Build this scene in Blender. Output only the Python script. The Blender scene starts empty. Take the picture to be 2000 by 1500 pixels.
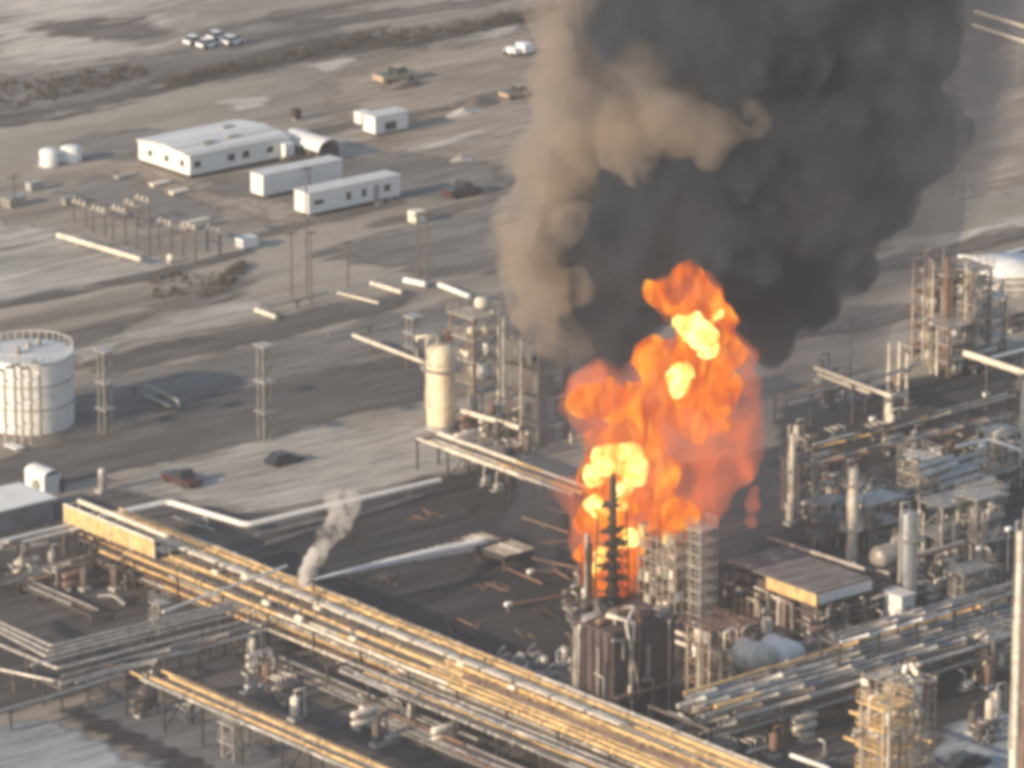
import bpy, math, random
from mathutils import Vector, Matrix, noise as mn
R = math.radians
rnd = random.Random(7)
S = bpy.context.scene
COL = S.collection

# ---------------------------------------------------------------- camera, sky, sun, exposure
PITCH, HFOV, YAW, D0 = R(16.75), R(10.0), R(40.0), 675.0
RV = Vector((math.cos(YAW), -math.sin(YAW), 0))          # picture right, on the ground
FH = Vector((math.sin(YAW), math.cos(YAW), 0))           # straight ahead, on the ground
FV = FH * math.cos(PITCH) - Vector((0, 0, math.sin(PITCH)))
UV = RV.cross(FV)
CAM = -FV * D0
FPX = 1000 / math.tan(HFOV / 2)
cd = bpy.data.cameras.new('camera'); cam = bpy.data.objects.new('camera', cd); COL.objects.link(cam)
cd.angle = HFOV; cd.clip_start = 5; cd.clip_end = 20000
cam.matrix_world = Matrix.Translation(CAM) @ Matrix((RV, UV, -FV)).transposed().to_4x4()
S.camera = cam

SUN_EL = 19.0
SUN_DIR = Vector((1.0, -0.04, -math.tan(R(SUN_EL)))).normalized()   # the way the light travels
w = bpy.data.worlds.new('World'); S.world = w; w.use_nodes = True
nt = w.node_tree; nt.nodes.clear()
sky = nt.nodes.new('ShaderNodeTexSky'); sky.sky_type = 'NISHITA'; sky.sun_disc = False
sky.sun_elevation = R(SUN_EL); sky.dust_density = 0.8; sky.air_density = 1.0; sky.altitude = 100
sd = -SUN_DIR
sky.sun_rotation = math.atan2(sd.x, sd.y)
bg = nt.nodes.new('ShaderNodeBackground'); bg.inputs[1].default_value = 0.15
wo = nt.nodes.new('ShaderNodeOutputWorld')
nt.links.new(sky.outputs[0], bg.inputs[0]); nt.links.new(bg.outputs[0], wo.inputs[0])
sl = bpy.data.lights.new('sun', 'SUN'); sl.energy = 4.8; sl.angle = R(0.9); sl.color = (1.0, 0.80, 0.57)
sun = bpy.data.objects.new('sun', sl); COL.objects.link(sun)
sun.rotation_euler = (-SUN_DIR).to_track_quat('Z', 'Y').to_euler(); sun.location = (-200, 0, 200)
S.view_settings.view_transform = 'Standard'; S.view_settings.look = 'None'
S.view_settings.exposure = 0.32; S.view_settings.gamma = 1; S.view_settings.use_curve_mapping = False
S.render.engine = 'CYCLES'
cy = S.cycles
cy.use_denoising = True; cy.max_bounces = 8; cy.diffuse_bounces = 2; cy.glossy_bounces = 2
cy.transparent_max_bounces = 24; cy.volume_bounces = 3; cy.transmission_bounces = 2
cy.pixel_filter_type = 'BLACKMAN_HARRIS'; cy.filter_width = 4.8
cy.sample_clamp_indirect = 4.0

# ---------------------------------------------------------------- placing helpers
def ray(px, py):
    return (FV * FPX + RV * (px - 1000) + UV * (750 - py)).normalized()
def G(px, py, z=0.0):
    """the point at height z that the photograph shows at this place (2000 x 1500 picture)"""
    d = ray(px, py); t = (z - CAM.z) / d.z
    return CAM + d * t
def PJ(p):
    v = Vector(p) - CAM; k = FPX / v.dot(FV)
    return 1000 + v.dot(RV) * k, 750 - v.dot(UV) * k
def HT(p, pytop):
    """height of an upright thing on p whose top shows at pytop"""
    lo, hi = 0.0, 80.0
    for _ in range(40):
        m = (lo + hi) / 2
        if PJ((p[0], p[1], m))[1] > pytop: lo = m
        else: hi = m
    return lo
AX = {'x': Vector((1, 0, 0)), 'y': Vector((0, 1, 0))}
def to_px(p, ax, pxe):
    """point reached from p along axis ax where picture column pxe is met"""
    p = Vector(p); d = AX[ax]
    lo, hi = -300.0, 300.0
    for _ in range(50):
        m = (lo + hi) / 2
        s = PJ(p + d * m)[0]
        if (s < pxe) == (ax == 'x'): lo = m
        else: hi = m
    return p + d * lo
FIRE = G(1215, 1185)
def onplane(px, py, off=0.0):
    """point on the upright plane through the fire, facing the camera, pushed back by off metres"""
    d = ray(px, py)
    t = ((FIRE + FH * off) - CAM).dot(FH) / d.dot(FH)
    return CAM + d * t

# ---------------------------------------------------------------- materials
def mat(name, col, rough=0.7, metal=0.0, var=0.25, scale=0.6, dirt=None, dirt_amt=0.0, stretch=(1, 1, 1), bump=0.0):
    m = bpy.data.materials.new(name); m.use_nodes = True
    n = m.node_tree.nodes; l = m.node_tree.links
    b = n['Principled BSDF']; b.inputs['Roughness'].default_value = rough; b.inputs['Metallic'].default_value = metal
    tc = n.new('ShaderNodeNewGeometry'); mp = n.new('ShaderNodeMapping'); mp.inputs['Scale'].default_value = stretch
    l.new(tc.outputs['Position'], mp.inputs[0])
    t = n.new('ShaderNodeTexNoise'); t.inputs['Scale'].default_value = scale; t.inputs['Detail'].default_value = 6; t.inputs['Roughness'].default_value = 0.6
    l.new(mp.outputs[0], t.inputs[0])
    r = n.new('ShaderNodeMapRange'); r.inputs[1].default_value = 0.25; r.inputs[2].default_value = 0.75
    r.inputs[3].default_value = 1 - var; r.inputs[4].default_value = 1 + var
    l.new(t.outputs[0], r.inputs[0])
    mx = n.new('ShaderNodeVectorMath'); mx.operation = 'SCALE'; mx.inputs[0].default_value = col[:3]
    l.new(r.outputs[0], mx.inputs['Scale'])
    out = mx.outputs[0]
    if dirt:
        t2 = n.new('ShaderNodeTexNoise'); t2.inputs['Scale'].default_value = scale * 2.7; t2.inputs['Detail'].default_value = 5
        l.new(mp.outputs[0], t2.inputs[0])
        r2 = n.new('ShaderNodeMapRange'); r2.inputs[1].default_value = 0.48; r2.inputs[2].default_value = 0.68
        r2.inputs[4].default_value = dirt_amt; l.new(t2.outputs[0], r2.inputs[0])
        mm = n.new('ShaderNodeMix'); mm.data_type = 'RGBA'
        l.new(r2.outputs[0], mm.inputs[0]); l.new(out, mm.inputs[6]); mm.inputs[7].default_value = (*dirt, 1)
        out = mm.outputs[2]
    l.new(out, b.inputs['Base Color'])
    if bump:
        bp = n.new('ShaderNodeBump'); bp.inputs['Strength'].default_value = bump; bp.inputs['Distance'].default_value = 0.3
        l.new(t.outputs[0], bp.inputs['Height']); l.new(bp.outputs[0], b.inputs['Normal'])
    return m
M = {}
M['clad'] = mat('aluminium_cladding', (0.50, 0.465, 0.42), 0.42, 0.35, 0.3, 0.5, (0.16, 0.12, 0.09), 0.6)
M['gold'] = mat('tan_cladding', (0.76, 0.51, 0.23), 0.45, 0.1, 0.3, 0.45, (0.26, 0.17, 0.10), 0.55)
M['cream'] = mat('cream_paint', (0.76, 0.68, 0.56), 0.5, 0.0, 0.18, 0.5, (0.35, 0.25, 0.16), 0.5)
M['white'] = mat('white_paint', (0.78, 0.77, 0.74), 0.5, 0.0, 0.07, 0.5, (0.48, 0.46, 0.42), 0.35)
M['roofw'] = mat('white_sheet_roof', (0.64, 0.63, 0.61), 0.5, 0.1, 0.12, 0.35, (0.40, 0.39, 0.37), 0.4)
M['galv'] = mat('galvanised_steel', (0.34, 0.32, 0.29), 0.5, 0.3, 0.3, 0.5, (0.15, 0.11, 0.09), 0.5)
M['steel'] = mat('brown_steel', (0.10, 0.088, 0.080), 0.7, 0.1, 0.35, 0.5, (0.22, 0.13, 0.08), 0.5)
M['rust'] = mat('rusty_steel', (0.20, 0.12, 0.085), 0.8, 0.0, 0.35, 0.6)
M['dark'] = mat('sooty_steel', (0.045, 0.035, 0.03), 0.8, 0.0, 0.4, 0.6)
M['glass'] = mat('window_glass', (0.03, 0.035, 0.04), 0.2, 0.0, 0.1)
M['bluegrey'] = mat('blue_grey_cladding', (0.27, 0.29, 0.31), 0.5, 0.3, 0.25, 0.4, (0.12, 0.11, 0.11), 0.5)
M['conc'] = mat('concrete', (0.36, 0.35, 0.33), 0.9, 0.0, 0.2, 0.5)
M['brown'] = mat('brown_refractory', (0.085, 0.062, 0.060), 0.85, 0.0, 0.35, 0.5, (0.05, 0.04, 0.04), 0.6)
M['rubber'] = mat('tyre_rubber', (0.02, 0.02, 0.02), 0.9, 0.0, 0.1)
M['red'] = mat('maroon_paint', (0.075, 0.03, 0.028), 0.4, 0.0, 0.1)
M['black'] = mat('dark_car_paint', (0.035, 0.035, 0.04), 0.35, 0.0, 0.1)
M['carwhite'] = mat('white_car_paint', (0.8, 0.8, 0.8), 0.3, 0.0, 0.03)
M['tanpaint'] = mat('tan_truck_paint', (0.42, 0.32, 0.22), 0.5, 0.0, 0.1)
M['scrub'] = mat('dry_scrub', (0.085, 0.07, 0.055), 0.9, 0.0, 0.4, 0.4)
M['sootclad'] = mat('sooty_cladding', (0.13, 0.125, 0.115), 0.7, 0.1, 0.3, 0.4, (0.07, 0.06, 0.055), 0.6)
M['vcream'] = mat('warm_vessel_paint', (0.80, 0.66, 0.46), 0.5, 0.0, 0.12, 0.4, (0.45, 0.34, 0.22), 0.4)
M['leg'] = mat('dark_rack_steel', (0.05, 0.043, 0.04), 0.8, 0.0, 0.3, 0.5)
M['water'] = mat('water_spray', (0.93, 0.94, 0.95), 0.6, 0.0, 0.03)
M['dusty'] = mat('dusty_tan_steel', (0.40, 0.35, 0.29), 0.8, 0.0, 0.35, 0.5, (0.16, 0.12, 0.10), 0.6)
M['roofdusty'] = mat('sooty_grey_roof', (0.20, 0.185, 0.18), 0.7, 0.1, 0.35, 0.4, (0.10, 0.085, 0.08), 0.6)
M['wood'] = mat('weathered_pole', (0.13, 0.10, 0.08), 0.9, 0.0, 0.3)
M['lampw'] = mat('white_lamp_housing', (0.85, 0.85, 0.82), 0.3)

# ---------------------------------------------------------------- mesh collector
class MB:
    def __init__(s): s.v = []; s.f = []; s.sm = []
    def add(s, vs, fs, smooth=False):
        o = len(s.v); s.v += [tuple(v) for v in vs]; s.f += [tuple(i + o for i in f) for f in fs]; s.sm += [smooth] * len(fs); return s
    def box(s, c, d, rz=0.0):
        c = Vector(c); x, y, z = d[0] / 2, d[1] / 2, d[2] / 2; ca, sa = math.cos(rz), math.sin(rz)
        vs = []
        for k in (-z, z):
            for i, j in ((-x, -y), (x, -y), (x, y), (-x, y)):
                vs.append((c.x + i * ca - j * sa, c.y + i * sa + j * ca, c.z + k))
        return s.add(vs, [(3, 2, 1, 0), (4, 5, 6, 7), (0, 1, 5, 4), (1, 2, 6, 5), (2, 3, 7, 6), (3, 0, 4, 7)])
    def bar(s, a, b, r=0.08): return s.tube([a, b], r, 4, False)
    def tube(s, pts, r, n=10, smooth=True, caps=True, r2=None):
        pts = [Vector(p) for p in pts]; k = len(pts); rings = []
        for i, p in enumerate(pts):
            if i == 0: t = (pts[1] - p).normalized(); sc = 1
            elif i == k - 1: t = (p - pts[i - 1]).normalized(); sc = 1
            else:
                t1 = (p - pts[i - 1]).normalized(); t2 = (pts[i + 1] - p).normalized(); t = (t1 + t2)
                t = t.normalized() if t.length > 1e-4 else t1; sc = 1
            up = Vector((0, 0, 1)) if abs(t.z) < 0.9 else Vector((1, 0, 0))
            a = t.cross(up).normalized(); b = a.cross(t).normalized()
            if 0 < i < k - 1:
                h = max(0.5, t1.dot(t)); a2 = a / h if abs(t1.dot(a)) > 0.05 else a; b2 = b / h if abs(t1.dot(b)) > 0.05 else b
            else: a2, b2 = a, b
            rr = r[i] if isinstance(r, list) else r if r2 is None else r + (r2 - r) * i / (k - 1)
            rings.append([p + (a2 * math.cos(q) + b2 * math.sin(q)) * rr for q in [2 * math.pi * (j + .5) / n for j in range(n)]])
        vs = [v for rg in rings for v in rg]; fs = []
        for i in range(k - 1):
            for j in range(n): fs.append((i * n + j, (i + 1) * n + j, (i + 1) * n + (j + 1) % n, i * n + (j + 1) % n))
        s.add(vs, fs, smooth)
        if caps: s.add(rings[0], [tuple(range(n))]); s.add(rings[-1], [tuple(reversed(range(n)))])
        return s
    def lathe(s, base, prof, n=20):
        """prof: (radius, height) pairs turned round the upright axis through base"""
        base = Vector(base); vs = []; fs = []
        for r, h in prof:
            for j in range(n):
                q = 2 * math.pi * j / n; vs.append(base + Vector((r * math.cos(q), r * math.sin(q), h)))
        for i in range(len(prof) - 1):
            for j in range(n): fs.append((i * n + j, i * n + (j + 1) % n, (i + 1) * n + (j + 1) % n, (i + 1) * n + j))
        return s.add(vs, fs, True)
    def capsule(s, a, b, r, n=18):
        a, b = Vector(a), Vector(b); t = (b - a).normalized(); up = Vector((0, 0, 1)) if abs(t.z) < .9 else Vector((1, 0, 0))
        u = t.cross(up).normalized(); v = u.cross(t).normalized(); rings = []
        for c, sg in ((a, -1), (b, 1)):
            seq = (0.02, 0.5, 0.85, 1.0) if sg < 0 else (1.0, 0.85, 0.5, 0.02)
            for k in seq: rings.append((c + t * sg * 0.5 * r * math.sqrt(max(0, 1 - k * k)), r * k))
        vs = []; fs = []
        for c, rr in rings:
            for j in range(n):
                q = 2 * math.pi * j / n; vs.append(c + (u * math.cos(q) + v * math.sin(q)) * rr)
        for i in range(len(rings) - 1):
            for j in range(n): fs.append((i * n + j, (i + 1) * n + j, (i + 1) * n + (j + 1) % n, i * n + (j + 1) % n))
        return s.add(vs, fs, True)
    def prism(s, pts, z0, z1):
        n = len(pts); vs = [(p[0], p[1], z0) for p in pts] + [(p[0], p[1], z1) for p in pts]
        return s.add(vs, [tuple(reversed(range(n))), tuple(range(n, 2 * n))] + [(i, (i + 1) % n, n + (i + 1) % n, n + i) for i in range(n)])
    def mesh(s, name, m, off=Vector((0, 0, 0))):
        me = bpy.data.meshes.new(name); me.from_pydata([(v[0] - off[0], v[1] - off[1], v[2] - off[2]) for v in s.v], [], s.f)
        me.polygons.foreach_set('use_smooth', s.sm); me.materials.append(M[m] if isinstance(m, str) else m); me.update(); return me
    def obj(s, name, m, parent=None, label=None):
        off = Vector(parent['_o']) if parent is not None else Vector((0, 0, 0))
        o = bpy.data.objects.new(name, s.mesh(name, m, off)); COL.objects.link(o)
        if parent is not None: o.parent = tops.get(parent.name, parent)
        if label: o['label'] = label
        return o
tops = {}
def tag(o, label, cat, group=None, kind=None):
    if label: o['label'] = label
    if cat: o['category'] = cat
    if group: o['group'] = group
    if kind: o['kind'] = kind
    return o
def T(name, label, cat, loc, group=None):
    o = bpy.data.objects.new(name, None); o.empty_display_size = 0.5; COL.objects.link(o); o.location = loc
    o['_o'] = tuple(loc); return tag(o, label, cat, group)
def sub(o, parent):
    """make o (already built) a sub-part of parent, a part"""
    o.parent = parent; return o
def copy_tree(o, loc, label=None, rz=None):
    def cp(q, par):
        c = q.copy(); COL.objects.link(c)
        if par is not None: c.parent = par
        for ch in kids.get(q.name, []): cp(ch, c)
        return c
    kids = {}
    for q in COL.objects:
        if q.parent: kids.setdefault(q.parent.name, []).append(q)
    c = cp(o, None); c.location = loc
    if rz is not None: c.rotation_euler.z = rz
    if label: c['label'] = label
    return c

# ---------------------------------------------------------------- ground and its sheets
def ground_mat():
    m = bpy.data.materials.new('dusty_ground'); m.use_nodes = True
    n = m.node_tree.nodes; l = m.node_tree.links; b = n['Principled BSDF']; b.inputs['Roughness'].default_value = 0.95
    tc = n.new('ShaderNodeNewGeometry')
    def ns(scale, st, det=6):
        mp = n.new('ShaderNodeMapping'); mp.inputs['Scale'].default_value = st; l.new(tc.outputs['Position'], mp.inputs[0])
        t = n.new('ShaderNodeTexNoise'); t.inputs['Scale'].default_value = scale; t.inputs['Detail'].default_value = det; t.inputs['Roughness'].default_value = 0.62
        l.new(mp.outputs[0], t.inputs[0]); return t.outputs[0]
    def ramp(src, stops):
        r = n.new('ShaderNodeValToRGB'); e = r.color_ramp.elements
        while len(e) < len(stops): e.new(0.5)
        for q, (p, c) in zip(e, stops): q.position = p; q.color = (*c, 1)
        l.new(src, r.inputs[0]); return r.outputs[0]
    big = ramp(ns(0.022, (0.22, 1.3, 1)), [(0.33, (0.20, 0.168, 0.138)), (0.5, (0.33, 0.285, 0.235)), (0.66, (0.46, 0.405, 0.34))])
    mid = ramp(ns(0.10, (0.13, 1.5, 1)), [(0.34, (0.50, 0.48, 0.46)), (0.5, (1, 1, 1)), (0.7, (1.0, 1.0, 1.0))])
    fine = ramp(ns(0.7, (0.4, 1.3, 1), 8), [(0.3, (0.80, 0.78, 0.76)), (0.6, (1, 1, 1))])
    def mul(a, c):
        x = n.new('ShaderNodeMix'); x.data_type = 'RGBA'; x.blend_type = 'MULTIPLY'; x.inputs[0].default_value = 1
        l.new(a, x.inputs[6]); l.new(c, x.inputs[7]); return x.outputs[2]
    l.new(mul(mul(big, mid), fine), b.inputs['Base Color'])
    return m
M['ground'] = ground_mat()
g = MB(); g.add([(-6000, -6000, 0), (9000, -6000, 0), (9000, 9000, 0), (-6000, 9000, 0)], [(0, 1, 2, 3)])
tag(g.obj('ground', 'ground'), None, None, kind='structure')

def smat(name, col, var=0.22, st=(0.16, 1.5, 1), sc=0.14, dirt=None, amt=0.5):
    m = mat(name, col, 0.92, 0, var * 1.5, sc, dirt, amt, st); n = m.node_tree.nodes; l = m.node_tree.links; b = n['Principled BSDF']
    src = b.inputs['Base Color'].links[0].from_socket; g_ = n.new('ShaderNodeNewGeometry')
    for sc2, st2, lo in ((.55, (.22, 1.6, 1), .68), (.06, (.5, 1.2, 1), .75), (2.2, (.6, 1.2, 1), .85)):       # tyre streaks, broad stains, grit
        mp = n.new('ShaderNodeMapping'); mp.inputs['Scale'].default_value = st2; l.new(g_.outputs['Position'], mp.inputs[0])
        t = n.new('ShaderNodeTexNoise'); t.inputs['Scale'].default_value = sc2; t.inputs['Detail'].default_value = 5; l.new(mp.outputs[0], t.inputs[0])
        r = n.new('ShaderNodeMapRange'); r.inputs[1].default_value = .36; r.inputs[2].default_value = .56; r.inputs[3].default_value = lo; r.inputs[4].default_value = 1.06; l.new(t.outputs[0], r.inputs[0])
        v = n.new('ShaderNodeVectorMath'); v.operation = 'SCALE'; l.new(src, v.inputs[0]); l.new(r.outputs[0], v.inputs['Scale']); src = v.outputs[0]
    l.new(src, b.inputs['Base Color']); return m
M['g_light'] = smat('pale_gravel', (0.53, 0.475, 0.41), 0.15)
M['g_pale'] = smat('pale_concrete', (0.47, 0.43, 0.375), 0.14, dirt=(0.28, 0.265, 0.25), amt=0.5)
M['g_tan'] = smat('tan_soil', (0.34, 0.275, 0.215), 0.16, dirt=(0.26, 0.21, 0.17), amt=0.5)
M['g_grey'] = smat('grey_asphalt', (0.20, 0.178, 0.158), 0.22, dirt=(0.22, 0.21, 0.195), amt=0.5)
M['g_dark'] = smat('dark_asphalt', (0.105, 0.093, 0.085), 0.3, dirt=(0.14, 0.13, 0.12), amt=0.7)
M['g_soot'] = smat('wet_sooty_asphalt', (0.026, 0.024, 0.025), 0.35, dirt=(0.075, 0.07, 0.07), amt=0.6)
M['g_brown'] = smat('brown_dirt', (0.15, 0.125, 0.107), 0.4, dirt=(0.20, 0.18, 0.16), amt=0.6)
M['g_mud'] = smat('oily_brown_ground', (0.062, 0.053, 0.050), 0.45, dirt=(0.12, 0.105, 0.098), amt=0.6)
M['g_blue'] = smat('blue_grey_pavement', (0.32, 0.34, 0.35), 0.12)
M['g_bluedk'] = smat('worn_blue_asphalt', (0.155, 0.155, 0.158), 0.2)
_z = [0.0]
import numpy as np
def sheet(name, m, pix, rag=1.2, seed=0, z=None, soft=None, cell=1.3):
    """a flat patch on the ground; its rim frays out over a metre or two (attribute 'cover')"""
    _z[0] += 0.004
    zz = _z[0] if z is None else z
    P = np.array([(G(a, b).x, G(a, b).y) for a, b in pix]); soft = soft or (1.2 + rag * 2.2); mg = soft + rag * 2.5
    x0, y0 = P.min(0) - mg; x1, y1 = P.max(0) + mg
    while (x1 - x0) * (y1 - y0) / cell ** 2 > 60000: cell *= 1.3
    cx = cell * (1.8 if (x1 - x0) > 40 else 1.0)
    X = np.arange(x0, x1 + cx, cx); Y = np.arange(y0, y1 + cell, cell); XX, YY = np.meshgrid(X, Y); D = np.full(XX.shape, 1e9); ins = np.zeros(XX.shape, bool)
    for i in range(len(P)):
        ax_, ay_ = P[i]; bx_, by_ = P[(i + 1) % len(P)]; dx, dy = bx_ - ax_, by_ - ay_
        u = np.clip(((XX - ax_) * dx + (YY - ay_) * dy) / (dx * dx + dy * dy + 1e-9), 0, 1)
        D = np.minimum(D, np.hypot(XX - ax_ - u * dx, YY - ay_ - u * dy))
        c = (ay_ > YY) != (by_ > YY)
        ins ^= c & (XX < (bx_ - ax_) * (YY - ay_) / (dy if abs(dy) > 1e-9 else 1e-9) + ax_)
    D = np.where(ins, D, -D)
    # wander of the outline, longer along the plant's x axis than across it
    wv = (np.sin(XX * .11 + seed) + np.sin(XX * .23 + YY * .31 + seed * 2.3) + .7 * np.sin(XX * .47 - YY * .9 + seed * 1.7) + .5 * np.sin(YY * 1.3 + XX * .3 + seed)) / 3.2
    cov = np.clip((D + wv * rag) / soft + .5, 0, 1)
    idx = -np.ones(XX.shape, int); keep = np.zeros((len(Y) - 1, len(X) - 1), bool)
    mx = np.maximum.reduce([cov[:-1, :-1], cov[1:, :-1], cov[:-1, 1:], cov[1:, 1:]]); keep = mx > 0
    vs = []; fs = []; cv = []
    for i, j in zip(*np.nonzero(keep)):
        q_ = []
        for a, b in ((i, j), (i, j + 1), (i + 1, j + 1), (i + 1, j)):
            if idx[a, b] < 0: idx[a, b] = len(vs); vs.append((float(X[b]), float(Y[a]), zz)); cv.append(float(cov[a, b]))
            q_.append(int(idx[a, b]))
        fs.append(tuple(q_))
    me = bpy.data.meshes.new(name); me.from_pydata(vs, [], fs); at = me.attributes.new('cover', 'FLOAT', 'POINT'); at.data.foreach_set('value', cv)
    me.materials.append(M[m]); o = bpy.data.objects.new(name, me); COL.objects.link(o); o['kind'] = 'structure'; return o
def fray(m):
    """let the sheet's worn rim show the ground below it"""
    n = m.node_tree.nodes; l = m.node_tree.links; out = n['Material Output']; b = n['Principled BSDF']
    at = n.new('ShaderNodeAttribute'); at.attribute_name = 'cover'; tc = n.new('ShaderNodeNewGeometry'); mp = n.new('ShaderNodeMapping'); mp.inputs['Scale'].default_value = (.35, 1.3, 1); l.new(tc.outputs['Position'], mp.inputs[0])
    t = n.new('ShaderNodeTexNoise'); t.inputs['Scale'].default_value = .35; t.inputs['Detail'].default_value = 6; l.new(mp.outputs[0], t.inputs[0])
    a = n.new('ShaderNodeMath'); a.operation = 'MULTIPLY_ADD'; l.new(t.outputs[0], a.inputs[0]); a.inputs[1].default_value = 2.4; a.inputs[2].default_value = -1.2
    c = n.new('ShaderNodeMath'); c.operation = 'ADD'; l.new(a.outputs[0], c.inputs[0]); l.new(at.outputs['Fac'], c.inputs[1])
    r = n.new('ShaderNodeMapRange'); r.inputs[1].default_value = .2; r.inputs[2].default_value = .8; l.new(c.outputs[0], r.inputs[0])
    # fully covered well inside, fully bare outside
    q = n.new('ShaderNodeMapRange'); q.inputs[1].default_value = .8; q.inputs[2].default_value = 1.0; l.new(at.outputs['Fac'], q.inputs[0])
    mxx = n.new('ShaderNodeMath'); mxx.operation = 'MAXIMUM'; l.new(r.outputs[0], mxx.inputs[0]); l.new(q.outputs[0], mxx.inputs[1])
    q2 = n.new('ShaderNodeMapRange'); q2.inputs[1].default_value = 0; q2.inputs[2].default_value = .2; l.new(at.outputs['Fac'], q2.inputs[0])
    mn_ = n.new('ShaderNodeMath'); mn_.operation = 'MULTIPLY'; l.new(mxx.outputs[0], mn_.inputs[0]); l.new(q2.outputs[0], mn_.inputs[1])
    tr = n.new('ShaderNodeBsdfTransparent'); ms = n.new('ShaderNodeMixShader'); l.new(mn_.outputs[0], ms.inputs[0]); l.new(tr.outputs[0], ms.inputs[1]); l.new(b.outputs[0], ms.inputs[2]); l.new(ms.outputs[0], out.inputs['Surface'])
for k_ in [k for k in M if k.startswith('g_')]:
    if k_ in ('g_light', 'g_brown', 'g_tan'):
        heapm = M[k_].copy(); M['heap' + k_[1:]] = heapm
    fray(M[k_])
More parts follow.
